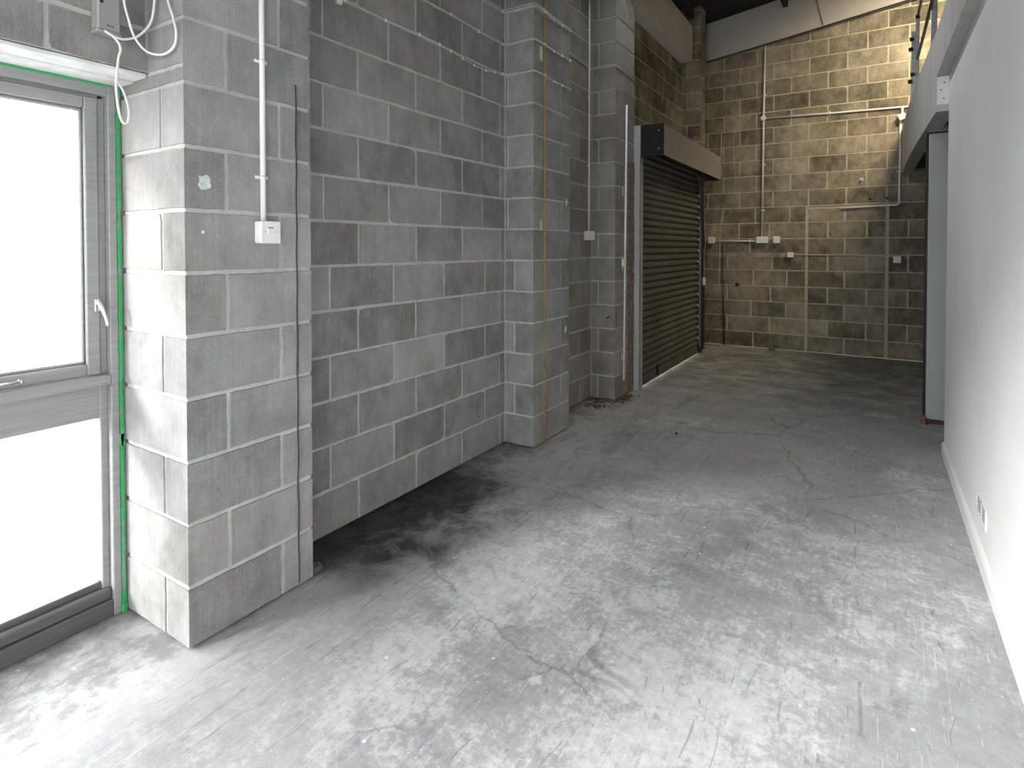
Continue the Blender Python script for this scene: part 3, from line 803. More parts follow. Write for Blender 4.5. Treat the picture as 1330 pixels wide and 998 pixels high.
# paint dab
def dab(name, X, y, z, w, hgt, mat, label, seed, cat='paint mark'):
    rnd = random.Random(seed); mb = MB(); n = 18
    pts = []
    for i in range(n):
        a = 2 * math.pi * i / n; rr = rnd.uniform(0.7, 1.0)
        # squarish blob
        cx, cy = math.cos(a), math.sin(a); s = 1 / max(abs(cx), abs(cy)) ** 0.6
        pts.append((y + cx * s * rr * w / 2, z + cy * s * rr * hgt / 2))
    mb.prism(pts, 'x', X, X + 0.0012)
    o = mb.build(name, M[mat]); return tag(o, label, cat)
dab('paint_dab', XP, 1.166, 1.678, 0.05, 0.062, 'patch_paint', 'pale square paint dab on the window pier', 3)
dab('plug_cap', XP, 1.158, 1.497, 0.012, 0.012, 'pvc', 'small white filled hole low on the window pier', 5, 'filled hole')

# control box above the window with its flex
cb = empty('control_box', (XW, 0.948, 2.186), 'light grey slim control box above the window', 'control box')
mb = MB(); mb.box((XW, 0.912, 2.190), (XW + 0.050, 0.984, 2.46), 0, 0.005); part(mb, 'case', M['box_grey'], cb)
mb = MB(); mb.box((XW + 0.004, 0.909, 2.1805), (XW + 0.052, 0.986, 2.1915), 0, 0.003); part(mb, 'end_cap', M['box_grey'], cb)
mb = MB()
for i, (w, z) in enumerate(((0.005, 2.2085), (0.003, 2.2085), (0.004, 2.2085), (0.005, 2.2085))):
    y = 0.940 + i * 0.0055
    mb.box((XW + 0.0498, y, z - 0.0025 - 0.0004 * i), (XW + 0.0508, y + w * 0.9, z + 0.002 - 0.0004 * i))
part(mb, 'logo', M['dark_mark'], cb)
mb = MB(); mb.tube([(XW + 0.049, 0.925, 2.285), (XW + 0.051, 0.925, 2.285)], 0.006, 12); part(mb, 'sensor_hole', M['cable_black'], cb)
XC = -2.233
def cable(name, pts, r, mat, label, group=None, per=8, n=8):
    mb = MB(); mb.tube(spline(pts, per), r, n)
    o = mb.build(name, M[mat]); return tag(o, label, 'cable', group)
cable('cable', [(XC - .01, 0.934, 2.187), (XC, 0.944, 2.177), (XC, 0.962, 2.172), (XC, 0.993, 2.174), (XC, 1.036, 2.199), (XC + .012, 1.070, 2.252), (XC + .026, 1.078, 2.322), (XC + .022, 1.078, 2.40), (XC, 1.05, 2.52), (XC - .03, 0.97, 2.56), (XC - .04, 0.948, 2.452)], 0.0042, 'cable_white',
      'white flex looping from the control box bottom up to the right', 'white flexes by the window')
cable('cable', [(XW + .03, 0.97, 2.56), (XC, 0.985, 2.42), (XC, 0.990, 2.309), (XC, 1.004, 2.247), (XC, 1.023, 2.191), (XC + .01, 1.053, 2.151), (XC + .06, 1.068, 2.131), (XC + .11, 1.076, 2.130), (XC + .155, 1.080, 2.150), (XC + .165, 1.081, 2.195), (XC + .145, 1.08, 2.255), (XC + .12, 1.078, 2.31), (XC + .115, 1.075, 2.36), (XC + .09, 1.06, 2.46), (XW + .02, 1.02, 2.6)], 0.0042, 'cable_white',
      'widest white flex loop hanging in front of the pier corner', 'white flexes by the window')
cable('cable', [(XC - .012, 0.940, 2.186), (XC, 0.955, 2.172), (XC, 0.974, 2.150), (XC, 0.977, 2.128), (XC, 0.971, 2.105), (XC, 0.965, 2.048), (XC, 0.962, 1.994), (XC, 0.968, 1.929), (XC, 0.978, 1.888), (XC, 0.990, 1.878), (XC, 1.000, 1.895), (XC - .005, 1.003, 1.936), (XC - .02, 0.996, 1.990), (XC - .05, 0.992, 2.03), (XC - .10, 1.01, 2.074)], 0.0040, 'cable_white',
      'white flex hanging straight down with a narrow loop at the window corner', 'white flexes by the window')

# ------------------------------------------------------------------ second pier: ochre rod, paint flecks
mb = MB(); mb.tube([(XP + 0.005, 3.689 + 0.0004 * i, 0.003 + i * 0.2) for i in range(26)], 0.0065, 8)
o = mb.build('vertical_rod', M['rust']); tag(o, 'thin ochre rod running from floor to roof on the middle pier', 'rod')
def fleck(X, y, z, w, hh, i, lab, mat='fleck_paint'):
    return dab('paint_fleck', X + 0.0005, y, z, w, hh, mat, lab, 20 + i)
fleck(XP, 3.648, 1.605, 0.035, 0.085, 1, 'cream paint fleck beside the ochre rod at head height')
fleck(XP, 3.645, 2.85, 0.05, 0.12, 2, 'large cream paint fleck high beside the ochre rod')
fleck(XP, 4.05, 1.80, 0.035, 0.07, 3, 'small cream paint fleck at the far edge of the middle pier, upper one')
fleck(XP, 4.04, 0.80, 0.035, 0.06, 4, 'small cream paint fleck low at the far edge of the middle pier')
fleck(XP, 5.24, 1.25, 0.03, 0.07, 5, 'cream paint fleck on the narrow pier at waist height')
fleck(XP, 5.25, 1.99, 0.04, 0.11, 6, 'cream paint fleck on the narrow pier above head height')
fleck(XP, 5.24, 0.39, 0.03, 0.08, 7, 'cream paint fleck low on the narrow pier')
mb = MB()
rnd = random.Random(4)
mb.prism([(-2.140, .775), (-2.118, .772), (-2.104, .786), (-2.096, .798), (-2.108, .803), (-2.120, .792), (-2.140, .786)], 'y', 5.0625, 5.0640)
o = mb.build('paint_smear', M['red_paint']); tag(o, 'small red paint smear low on the narrow pier', 'paint mark')

# ------------------------------------------------------------------ clipped cables along the left wall
def wall_run(name, w1, p2l, p2, tail, label, r=0.0042, dz=0.0, clips=True, group='cables clipped along the left wall'):
    o_ = 0.006
    pts = [(XW + o_, y, z + dz) for y, z in w1]
    pts += [(x, 3.537 - o_, z + dz) for x, z in p2l]
    pts += [(XP + o_, y, z + dz) for y, z in p2]
    pts += [(x, y, z + dz) for x, y, z in tail]
    e = empty(name, pts[0], label, 'cable', group)
    mb = MB(); mb.tube(pts, r, 7); part(mb, 'sheath', M['cable_grey'], e)
    if clips:
        cl = [(XW + o_, y, z) for y, z in w1[1::1]] + [(XP + o_, y, z) for y, z in p2[1:]]
        for (x, y, z) in cl:
            mb = MB(); mb.box((x - .006, y - .006, z + dz - .009), (x + .006, y + .006, z + dz + .008), 0, .002)
            part(mb, 'cable_clip', M['pvc_dull'], e)
    return e
def dens(a, b, n):
    return [(a[0] + (b[0] - a[0]) * i / n, a[1] + (b[1] - a[1]) * i / n + 0.006 * math.sin(i * 2.1) * (0 < i < n)) for i in range(n + 1)]
tail1 = [(XP - .01, 4.118, 3.147), (XW + .02, 4.119, 3.150), (XW + .006, 4.14, 3.150), (XW + .006, 4.638, 3.151), (XW + .006, 5.02, 3.134), (XW + .03, 5.057, 3.138), (-2.165, 5.058, 3.140), (XP - .004, 5.058, 3.136), (XP + .006, 5.09, 3.132), (XP + .006, 5.545, 3.122)]
for i, dz in enumerate((0.0, 0.016)):
    wall_run('cable_run', dens((1.70, 3.16), (3.50, 3.150), 6), [(-2.27, 3.152), (-2.166, 3.155), (-2.06, 3.152)], dens((3.56, 3.158), (4.10, 3.150), 4), tail1,
             'uppermost pair of grey cables, upper strand' if i else 'uppermost pair of grey cables, lower strand', dz=dz, clips=(i == 0))
stop = [(XP - .01, 4.117, 2.92), (XW + .05, 4.117, 2.92)]
wall_run('cable_run', dens((1.70, 2.935), (3.50, 2.914), 6), [(-2.27, 2.907), (-2.166, 2.917), (-2.06, 2.916)], dens((3.56, 2.922), (4.10, 2.922), 4), stop,
         'grey cable below the uppermost pair, crossing the middle pier')
stop = [(XP - .01, 4.117, 2.69), (XW + .05, 4.117, 2.69)]
wall_run('cable_run', [(1.70, 2.71), (2.034, 2.702), (2.322, 2.696), (2.60, 2.705), (2.785, 2.702), (2.90, 2.694), (3.021, 2.681), (3.15, 2.671), (3.285, 2.672), (3.40, 2.690), (3.50, 2.704)], [(-2.27, 2.706), (-2.166, 2.700), (-2.06, 2.699)], dens((3.56, 2.699), (4.10, 2.695), 4), stop,
         'lowest sagging grey cable on the left wall', dz=0.0)
# small white terminal at the top of the left wall
mb = MB(); mb.box((XW, 1.975, 2.665), (XW + .02, 2.01, 2.72), 0, 0.004)
o = mb.build('cable_terminal', M['pvc']); tag(o, 'tiny white terminal beside the lowest sagging cable', 'terminal')

# conduit to the box between the piers
r2 = 0.010
conduit('electrical_conduit', [(XW + r2, 4.984, 4.6), (XW + r2, 4.985, 1.60)], r2, 'thin grey conduit in the corner between the middle and narrow piers', 'white conduits', 'pvc_dull',
        clips=[((XW + r2, 4.984, 3.49), 'z', 'x'), ((XW + r2, 4.984, 2.86), 'z', 'x'), ((XW + r2, 4.984, 2.22), 'z', 'x')])
def jbox(name, mn, mx, label, face, group='white junction boxes', screws=2, mat='pvc_dull'):
    c = ((mn[0] + mx[0]) / 2, (mn[1] + mx[1]) / 2, min(mn[2], mx[2]))
    e = empty(name, c, label, 'junction box', group)
    mb = MB()
    if face == 'x':
        mb.box(mn, (mx[0] - .008, mx[1], mx[2]), 0, .003); part(mb, 'back_box', M[mat], e)
        mb = MB(); mb.box((mx[0] - .0078, mn[1] - .001, mn[2] - .001), (mx[0], mx[1] + .001, mx[2] + .001), 0, .003); part(mb, 'face_plate', M[mat], e)
    else:
        mb.box((mn[0], mn[1] + .008, mn[2]), mx, 0, .003); part(mb, 'back_box', M[mat], e)
        mb = MB(); mb.box((mn[0] - .001, mn[1], mn[2] - .001), (mx[0] + .001, mn[1] + .0078, mx[2] + .001), 0, .003); part(mb, 'face_plate', M[mat], e)
        w = mx[0] - mn[0]; zc = (mn[2] + mx[2]) / 2
        for f in ((0.2, 0.8) if screws == 2 else ()):
            mb = MB(); mb.tube([(mn[0] + w * f, mn[1] + .001, zc), (mn[0] + w * f, mn[1] - .0012, zc)], 0.004, 8); part(mb, 'screw', M['screw'], e)
    return e
jbox('junction_box', (XW, 4.895, 1.515), (XW + 0.05, 5.03, 1.60), 'white box at the foot of the thin grey conduit between the piers', 'x')
# conduit on the narrow pier front, next to broken edge
conduit('electrical_conduit', [(XP + .008, 5.322, 2.825), (XP + .008, 5.30, 1.6), (XP + .008, 5.272, 0.156)], 0.0095, 'white conduit on the face of the narrow pier beside the shutter', 'white conduits', 'pvc')
mb = MB(); mb.box((XP, 5.225, 1.262), (XP + .022, 5.262, 1.340), 0, 0.004)
o = mb.build('bell_push', M['pvc']); tag(o, 'tiny white push switch beside the conduit on the narrow pier', 'switch')
# broken brown edge of the pier left raw where the shutter guide was let in
mb = MB()
rnd = random.Random(8)
z = 0.0
while z < 2.28:
    hgt = rnd.uniform(0.05, 0.12)
    mb.box((XP - 0.03, 5.385 + rnd.uniform(-.012, .012), z), (XP + 0.004 + rnd.uniform(0, .006), 5.552, min(z + hgt, 2.30)), 0, 0.006)
    z += hgt
o = mb.build('trim_2', M['brick_edge']); tag(o, 'raw red-brown broken brick edge beside the shutter guide', 'trim', kind='structure')

# ------------------------------------------------------------------ roller shutter
RS = empty('roller_shutter', (-2.02, 6.85, 0.0), 'dark corrugated steel roller shutter with its hood', 'shutter')
mb = MB()   # hood
mb.box((-1.760, 5.575, 2.357), (-1.755, 8.060, 2.662), 0, 0.001); mb.box((-2.045, 5.575, 2.657), (-1.756, 8.060, 2.662), 0, 0.001); mb.box((-2.045, 5.575, 2.46), (-2.040, 8.06, 2.66)); HOOD = part(mb, 'hood', M['shutter_box'], RS)
mb = MB(); mb.box((-2.045, 8.0605, 2.355), (-1.754, 8.072, 2.664), 0, 0.002); part(mb, 'end_plate', M['steel_dark'], RS)
mb = MB(); mb.box((-2.040, 7.955, 2.40), (-1.762, 7.960, 2.652)); part(mb, 'barrel_bracket', M['steel_dark'], RS)
mb = MB()
mb.box((-2.048, 5.562, 2.350), (-1.750, 5.5745, 2.668), 0, 0.003); EP = part(mb, 'end_plate', M['steel_dark'], RS)
mb = MB(); mb.tube([(-1.91, 5.557, 2.47), (-1.91, 5.563, 2.47)], 0.030, 14); part(mb, 'shaft_bearing', M['steel_dark'], EP)
for z in (2.42, 2.60):
    mb = MB(); mb.tube([(-1.80, 5.558, z), (-1.80, 5.563, z)], 0.008, 8); part(mb, 'bolt', M['screw'], EP)
mb = MB(); mb.tube(spline([(-2.02, 5.60, 2.52), (-2.02, 8.03, 2.52)], 2), 0.075, 14); part(mb, 'roller_barrel', M['steel_dark'], RS)
mb = MB(); mb.box((-2.046, 8.062, 0.0), (-2.041, 8.398, 2.47)); part(mb, 'dark_sheet', M['steel_dark'], RS)  # dark sheet added to black out the lamp-lit pier face
mb = MB()
mb.box((-2.070, 5.556, 0.0), (-1.985, 5.561, 2.668), 0, 0.001)
mb.box((-2.070, 5.556, 0.0), (-2.064, 5.650, 2.36)); mb.box((-1.991, 5.556, 0.0), (-1.985, 5.640, 2.36)); mb.box((-2.072, 5.600, 2.30), (-2.052, 5.70, 2.52))
part(mb, 'guide_rail', M['guide'], RS)
mb = MB()
mb.box((-2.070, 8.055, 0.0), (-1.985, 8.060, 2.36), 0, 0.001)
mb.box((-2.078, 7.965, 0.0), (-2.064, 8.058, 2.54)); mb.box((-1.991, 7.975, 0.0), (-1.985, 8.06, 2.36))
part(mb, 'guide_rail', M['steel_dark'], RS)
# curtain of interlocking curved laths
mb = MB()
pitch = 0.0745; z = 0.105; prof = []
nl = 0
while z < 2.44:
    for a in (0, .09, .18, .27, .36, .48, .60, .72, .84, .93, 1.0):
        # lath bulges towards the room, tight hook at the joint
        prof.append((-2.050 + 0.026 * (math.sin(a / 0.36 * math.pi / 2) if a < 0.36 else math.cos((a - 0.36) / 0.64 * math.pi / 2) ** 0.9), z + pitch * 0.93 * a))
    prof.append((-2.054, z + pitch * 0.965))
    z += pitch; nl += 1
b0 = mb.add([(x, 5.64, zz) for x, zz in prof]); b1 = mb.add([(x, 7.985, zz) for x, zz in prof])
b2 = mb.add([(x - .008, 5.64, zz) for x, zz in prof]); b3 = mb.add([(x - .008, 7.985, zz) for x, zz in prof])
for i in range(len(prof) - 1):
    mb.face([b0 + i, b1 + i, b1 + i + 1, b0 + i + 1], 0, .5, True)
    mb.face([b2 + i, b2 + i + 1, b3 + i + 1, b3 + i], 0, .5, True)
CUR = part(mb, 'curtain', M['slat'], RS)
mb = MB()
mb.box((-2.062, 5.645, 0.018), (-2.030, 7.98, 0.108), 0, 0.004); mb.box((-2.060, 5.645, 0.018), (-2.008, 7.98, 0.026), 0, 0.002)
BB = part(mb, 'bottom_bar', M['slat'], RS)
mb = MB(); mb.box((-2.030, 6.225, 0.03), (-2.012, 6.262, 0.150), 0, 0.004); part(mb, 'bolt_catch', M['steel_dark'], BB)
for i in range(1, nl - 3, 2):
    zc = 0.105 + i * pitch + 0.035
    mb = MB(); mb.box((-2.026, 7.950, zc - .014), (-2.014, 7.972, zc + .014), 0, 0.005)
    part(mb, 'end_gleam', M['pvc_dull'], CUR)  # pale chips paint the daylight gleaming past the lath ends
# pull chain and its keeper
mb = MB()
ch = [(-1.975, 8.085, 2.34), (-1.97, 8.085, 1.75), (-1.965, 8.10, 1.60), (-1.955, 8.085, 1.54), (-1.965, 8.11, 1.45), (-1.975, 8.09, 1.42), (-1.97, 8.085, 1.05)]
sp_ = spline(ch, 14); mb.tube(sp_, [0.0045 if i % 2 else 0.002 for i in range(len(sp_))], 6)
part(mb, 'pull_chain', M['galv'], RS)
mb = MB(); mb.box((-1.998, 8.062, 0.93), (-1.962, 8.128, 1.035), 0, 0.005); part(mb, 'chain_keeper', M['pvc_dull'], RS)

# ------------------------------------------------------------------ back wall services
rb = 0.013; yb = YB - rb
conduit('electrical_conduit', [(-1.335, yb, 4.32), (-1.349, yb, 3.291), (-1.356, yb, 1.60)], rb, 'long vertical white conduit on the back wall', 'white conduits', 'pvc_dull',
        clips=[((-1.341, yb, 3.62), 'z', 'y'), ((-1.352, yb, 2.63), 'z', 'y'), ((-1.354, yb, 1.98), 'z', 'y')])
conduit('electrical_conduit', [(-1.345, yb, 3.288), (-0.43, yb, 3.254), (0.285, yb, 3.236), (0.46, yb, 3.234)], rb, 'high horizontal white conduit across the back wall', 'white conduits', 'pvc_dull',
        clips=[((-0.52, yb, 3.258), 'x', 'y')])
e = empty('conduit_tee_box', (-1.349, YB, 3.25), 'small round white conduit box where the pipes meet on the back wall', 'junction box')
mb = MB(); mb.tube([(-1.349, YB, 3.290), (-1.349, YB - .036, 3.290)], 0.038, 20); part(mb, 'body', M['pvc_dull'], e)
mb = MB(); mb.tube([(-1.349, YB - .0362, 3.290), (-1.349, YB - .040, 3.290)], 0.034, 20); part(mb, 'lid', M['pvc_dull'], e)
conduit('electrical_conduit', [(0.288, yb, 3.235), (0.288, yb, 3.10)], rb, 'short white conduit dropping to the tilted box under the mezzanine beam', 'white conduits', 'pvc_dull')
# tilted lamp-like box
e = empty('tilted_box', (0.283, YB - .05, 3.05), 'tilted white box between the conduits beside the mezzanine beam', 'junction box')
mb = MB(); mb.box((-.038, -.035, -.036), (.038, .030, .036), 0, .005); o = mb.build('body', M['pvc_dull']); o.parent = e
mb = MB(); mb.box((-.040, -.044, -.038), (.040, -.0352, .038), 0, .004); o = mb.build('lid', M['pvc_dull']); o.parent = e
e.rotation_euler = (0, math.radians(-25), 0); e.location = (0.283, YB - 0.032, 3.108)
conduit('electrical_conduit', [(0.272, yb, 3.08)] + [(0.270, yb, 2.5), (0.268, yb, 2.03), (0.262, yb, 2.003), (0.235, yb, 1.994), (0.0, yb, 1.988), (-0.381, yb, 1.972)], rb,
        'white conduit with an elbow above the blocked doorway', 'white conduits', 'pvc_dull', clips=[((0.2695, yb, 2.42), 'z', 'y')])
jbox('junction_box', (-2.100, YB - .045, 1.512), (-2.008, YB, 1.604), 'white box nearest the shutter on the back wall', 'y')
jbox('junction_box', (-1.428, YB - .045, 1.512), (-1.276, YB, 1.604), 'double white box at the foot of the long vertical conduit', 'y')
jbox('junction_box', (-1.206, YB - .045, 1.512), (-1.120, YB, 1.606), 'white box just right of the double box on the back wall', 'y', screws=0)
jbox('junction_box', (-1.022, YB - .04, 1.312), (-0.948, YB, 1.378), 'small white box at the left end of the thin wire on the back wall', 'y', screws=0)
jbox('junction_box', (0.211, YB - .05, 1.250), (0.294, YB, 1.334), 'white box at the right end of the thin wire on the back wall', 'y', screws=0)
conduit('electrical_conduit', [(-2.008, yb + .002, 1.546), (-1.428, yb + .002, 1.540)], 0.010, 'short horizontal white conduit between two boxes on the back wall', 'white conduits', 'pvc_dull')
cable('cable', [(-0.948, YB - .006, 1.362), (-0.80, YB - .006, 1.350), (-0.67, YB - .006, 1.344), (-0.3, YB - .006, 1.347), (0.0, YB - .006, 1.338), (0.211, YB - .006, 1.326)], 0.0045, 'cable_grey', 'thin grey wire across the blocked doorway')
cable('cable', [(-1.897, YB - .008, 1.50), (-1.893, YB - .008, 1.1), (-1.883, YB - .012, 0.72), (-1.874, YB - .012, 0.35), (-1.863, YB - .012, 0.004)], [0.006] * 17 + [0.011] * 16, 'cable_black', 'black cable running down the back wall to the floor')
cable('cable', [(-1.915, YB - .006, 3.20), (-1.93, YB - .006, 3.14), (-1.932, YB - .006, 2.8), (-1.922, YB - .006, 2.5)], 0.005, 'cable_grey', 'thin pale wire hanging on the back wall beside the shutter hood end')
cable('cable', [(-1.760, YB - .005, 3.05), (-1.752, YB - .005, 2.8), (-1.728, YB - .005, 2.37)], 0.003, 'cable_grey', 'hair-thin wire just right of the wire beside the hood end')
cable('cable', [(-1.862, YB - .005, 2.06), (-1.905, YB - .005, 1.93), (-1.935, YB - .005, 1.75), (-1.945, YB - .005, 1.3), (-1.948, YB - .005, 0.86)], 0.0045, 'cable_grey', 'thin pale wire curving down left of the double box')
# pale, faded painted band
mb = MB(); mb.box((-2.11, YB - .0015, 1.312), (-1.024, YB + .004, 1.374))
M['band'] = simple('faded paint band', (0.28, 0.25, 0.20), 0.9, var=0.4, scale=8)
o = mb.build('painted_band', M['band']); tag(o, 'faded horizontal paint band low on the back wall', 'paint mark')
# two little plugs and a bolt above the blocked doorway
for i, (x, z, lab) in enumerate(((-0.047, 2.085, 'black plugged hole above the blocked doorway, nearer the middle'), (0.142, 2.085, 'black plugged hole above the blocked doorway, nearer the conduit elbow'))):
    mb = MB(); mb.tube([(x, YB + .002, z), (x, YB - .006, z)], 0.016, 12); o = mb.build('wall_plug', M['cable_black']); tag(o, lab, 'plug')
mb = MB(); mb.tube([(-0.145, YB + .002, 2.345), (-0.145, YB - .025, 2.345)], 0.014, 10); mb.tube([(-0.145, YB - .003, 2.345), (-0.145, YB - .006, 2.345)], 0.024, 12)
o = mb.build('anchor_bolt', M['galv']); tag(o, 'single bright bolt head high on the back wall', 'bolt')
mb = MB(); mb.tube([(-1.69, YB + .002, 0.905), (-1.69, YB - .01, 0.905)], 0.030, 12); o = mb.build('wall_plug', M['cable_black']); tag(o, 'black hole low on the back wall right of the black cable', 'plug')
# hanging wire pair off the rafter
cable('cable', [(-0.718, 8.79, 4.947), (-0.677, 8.79, 4.742), (-0.625, 8.79, 4.516), (-0.606, 8.79, 4.442)], 0.006, 'rust', 'ochre wire hanging down the face of the pale rafter')
cable('cable', [(-2.2, 8.795, gz(-2.2) + .0), (-1.0, 8.79, gz(-1.0) - .010), (0.3, 8.79, gz(0.3) - .006), (1.2, 8.79, gz(1.2) - .008)], 0.010, 'cable_black', 'black cable along the lower edge of the pale rafter')

# ------------------------------------------------------------------ mezzanine
mz = MB()
plan = [(YF, 0.368), (1.0, 0.368), (3.6, 0.365), (5.0, 0.358), (5.6, 0.340), (6.5, 0.316), (7.3, 0.300), (8.0, 0.294), (YB, 0.292)]
def seg(a, b, z0, z1, w=0.085):
    (ya, xa), (yb_, xb) = a, b
    q = mz.add([(xa, ya, z0), (xb, yb_, z0), (xb, yb_, z1), (xa, ya, z1), (xa + w, ya, z0), (xb + w, yb_, z0), (xb + w, yb_, z1), (xa + w, ya, z1)])
    for f in ((0, 3, 2, 1), (4, 5, 6, 7), (0, 1, 5, 4), (3, 7, 6, 2), (0, 4, 7, 3), (1, 2, 6, 5)): mz.face([q + i for i in f])
for a, b_ in zip(plan[:-1], plan[1:]):
    near_ = b_[0] <= 5.0
    seg(a, b_, 2.637 if near_ else 2.395, 2.965, 0.085 if near_ else 0.115)
MZ = mz.build('mezzanine_beam', M['beam'])
tag(MZ, 'long grey concrete beam edging the mezzanine above the white wall', 'beam', kind='structure')
mb = MB(); mb.box((0.362, 4.986, 2.440), (0.4415, 4.999, 2.634), 0, 0.002)
e = empty('end_plate', (0.40, 4.99, 2.44), 'small white plate with three screws closing the end of the deep beam', 'plate')
part(mb, 'plate', M['white_paint'], e)
for (x, z) in ((0.402, 2.588), (0.384, 2.541), (0.400, 2.480)):
    mb = MB(); mb.tube([(x, 4.987, z), (x, 4.984, z)], 0.005, 8); part(mb, 'screw', M['dark_mark'], e)
# deck and joists
mb = MB()
mb.box((0.44, YF, 2.66), (3.2, 5.0, 2.80)); mb.box((0.36, 5.0, 2.66), (3.2, YB, 2.80))
for i in range(9):
    y = 5.25 + i * 0.42
    mb.box((0.42, y, 2.42), (3.2, y + 0.05, 2.66))
DK = mb.build('mezzanine_deck', M['dark_deck'])
tag(DK, 'dark joisted mezzanine deck over the back right corner', 'deck', kind='structure')
# partition stub below the deck
mb = MB(); mb.box((0.374, 5.790, 0.035), (1.30, 5.890, 2.372), 0, 0.004)
e = empty('partition_panel', (0.6, 5.84, 0.0), 'pale grey partition panel standing behind the end of the white wall', 'panel')
part(mb, 'panel', M['panel'], e)
mb = MB(); mb.box((0.366, 5.792, 0.0), (1.30, 5.888, 0.034), 0, 0.003); part(mb, 'sole_plate', M['timber'], e)
mb = MB(); mb.box((0.362, 5.785, 2.384), (1.30, 5.895, 2.440), 0, 0.003); part(mb, 'head_plate', M['frame'], e)
mb = MB(); mb.box((0.358, 5.812, 0.035), (0.3735, 5.888, 2.372), 0, 0.002); part(mb, 'edge_strip', M['steel_dark'], e)
mb = MB()
rnd = random.Random(2)
bm_pts = [(0.335, 5.735, 0.0), (0.372, 5.735, 0.0), (0.374, 5.785, 0.0), (0.337, 5.785, 0.0)]
q = mb.add(bm_pts + [(0.330, 5.738, 0.062), (0.366, 5.736, 0.078), (0.368, 5.782, 0.072), (0.334, 5.784, 0.055)])
for f in ((0, 3, 2, 1), (4, 5, 6, 7), (0, 1, 5, 4), (1, 2, 6, 5), (2, 3, 7, 6), (3, 0, 4, 7)): mb.face([q + i for i in f])
o = mb.build('brick_fragment', M['brick']); tag(o, 'orange brick fragment on the floor against the partition panel', 'brick')

# guard rail on the mezzanine edge
GRD = empty('guard_rail', (0.35, 6.9, 2.95), 'galvanised guard rail post and rails coloured black as if backlit on the mezzanine edge', 'railing')
mb = MB()
mb.box((0.296, 7.00, 2.90), (0.326, 7.012, 3.60), 0, 0.002)
mb.box((0.330, 7.00, 2.90), (0.362, 7.012, 3.76), 0, 0.002); mb.box((0.356, 7.00, 2.90), (0.362, 7.06, 3.76), 0, 0.002); mb.box((0.322, 7.002, 2.90), (0.334, 7.011, 3.58))
part(mb, 'post', M['galv'], GRD)
mb = MB()
mb.box((0.360, 5.60, 2.93), (0.402, 5.608, 4.10), 0, 0.002); mb.box((0.396, 5.60, 2.93), (0.402, 5.66, 4.10), 0, 0.002)
part(mb, 'post', M['galv'], GRD)
for z in (3.74, 3.32):
    mb = MB(); mb.tube([(0.346, 7.02, z), (0.352, 6.3, z), (0.358, 5.0, z), (0.36, 3.0, z)], 0.013, 10); part(mb, 'rail', M['steel_dark'], GRD)  # backlit look of the rails put into their black colour
for (x, y, z) in ((0.345, 6.995, 3.735), (0.292, 7.0, 3.42), (0.290, 7.0, 3.10), (0.30, 7.0, 3.52), (0.31, 7.0, 3.17)):
    mb = MB(); mb.tube([(x - .018, y, z), (x + .018, y - .004, z + .004)], 0.020, 10); mb.tube([(x, y - .02, z), (x, y + .02, z)], 0.011, 8)
    part(mb, 'clamp', M['steel_dark'], GRD)

# ------------------------------------------------------------------ white wall vent
VT = empty('air_vent', (XR, 3.35, 0.19), 'white louvred air vent low on the white wall', 'vent')
mb = MB()
y0, y1, z0, z1 = 3.205, 3.485, 0.195, 0.285
for (a, b_, c, d) in ((y0, y1, z0, z0 + .012), (y0, y1, z1 - .012, z1), (y0, y0 + .012, z0, z1), (y1 - .012, y1, z0, z1), ((y0 + y1) / 2 - .006, (y0 + y1) / 2 + .006, z0, z1)):
    mb.box((XR - (.006 if b_ - a < .02 and a < y0 + .001 else .0028), a, c), (XR + .001, b_, d), 0, .001)
part(mb, 'surround', M['pvc'], VT)
M['vent_back'] = simple('shadow grey fly mesh', grey(0.16), 0.8, var=0.2, scale=60)
mb = MB(); mb.box((XR - .0010, y0 + .01, z0 + .01), (XR + .0005, y1 - .01, z1 - .01)); part(mb, 'fly_mesh', M['vent_back'], VT)
for i in range(4):
    z = z0 + .021 + i * .0150
    for (ya, yb_) in ((y0 + .010, (y0 + y1) / 2 - .005), ((y0 + y1) / 2 + .005, y1 - .010)):
        mb = MB(); mb.box((XR - .0026, ya, z), (XR - .0009, yb_, z + .004), 0, .0005)
        part(mb, 'louvre', M['pvc'], VT)

# ------------------------------------------------------------------ floor litter
mb = MB(); rnd = random.Random(6)
for i in range(90):
    t = rnd.random()
    x = -2.24 + 0.22 * t + rnd.uniform(-.05, .05); y = 4.72 + 0.62 * rnd.random() ** 0.8
    if y > 5.02: x = max(x, -2.035) + abs(rnd.gauss(0, .03))
    if rnd.random() < 0.25: x += 0.05; 
    s = rnd.uniform(.006, .022); a = rnd.uniform(0, 6.3); zz = rnd.uniform(.001, .006)
    n = 6; pts = []
    for k_ in range(n):
        th = a + 2 * math.pi * k_ / n; rr = s * (1.0 if k_ % 3 else 1.7)
        pts.append((x + math.cos(th) * rr, y + math.sin(th) * rr * .8, zz + rnd.uniform(0, .008)))
    q = mb.add(pts + [(x, y, zz + .010)])
    for k_ in range(n): mb.face([q + k_, q + (k_ + 1) % n, q + n])
o = mb.build('leaf_litter', M['leaf'], fix=False); tag(o, 'dry red-brown leaf litter at the foot of the narrow pier', 'leaves', kind='stuff')
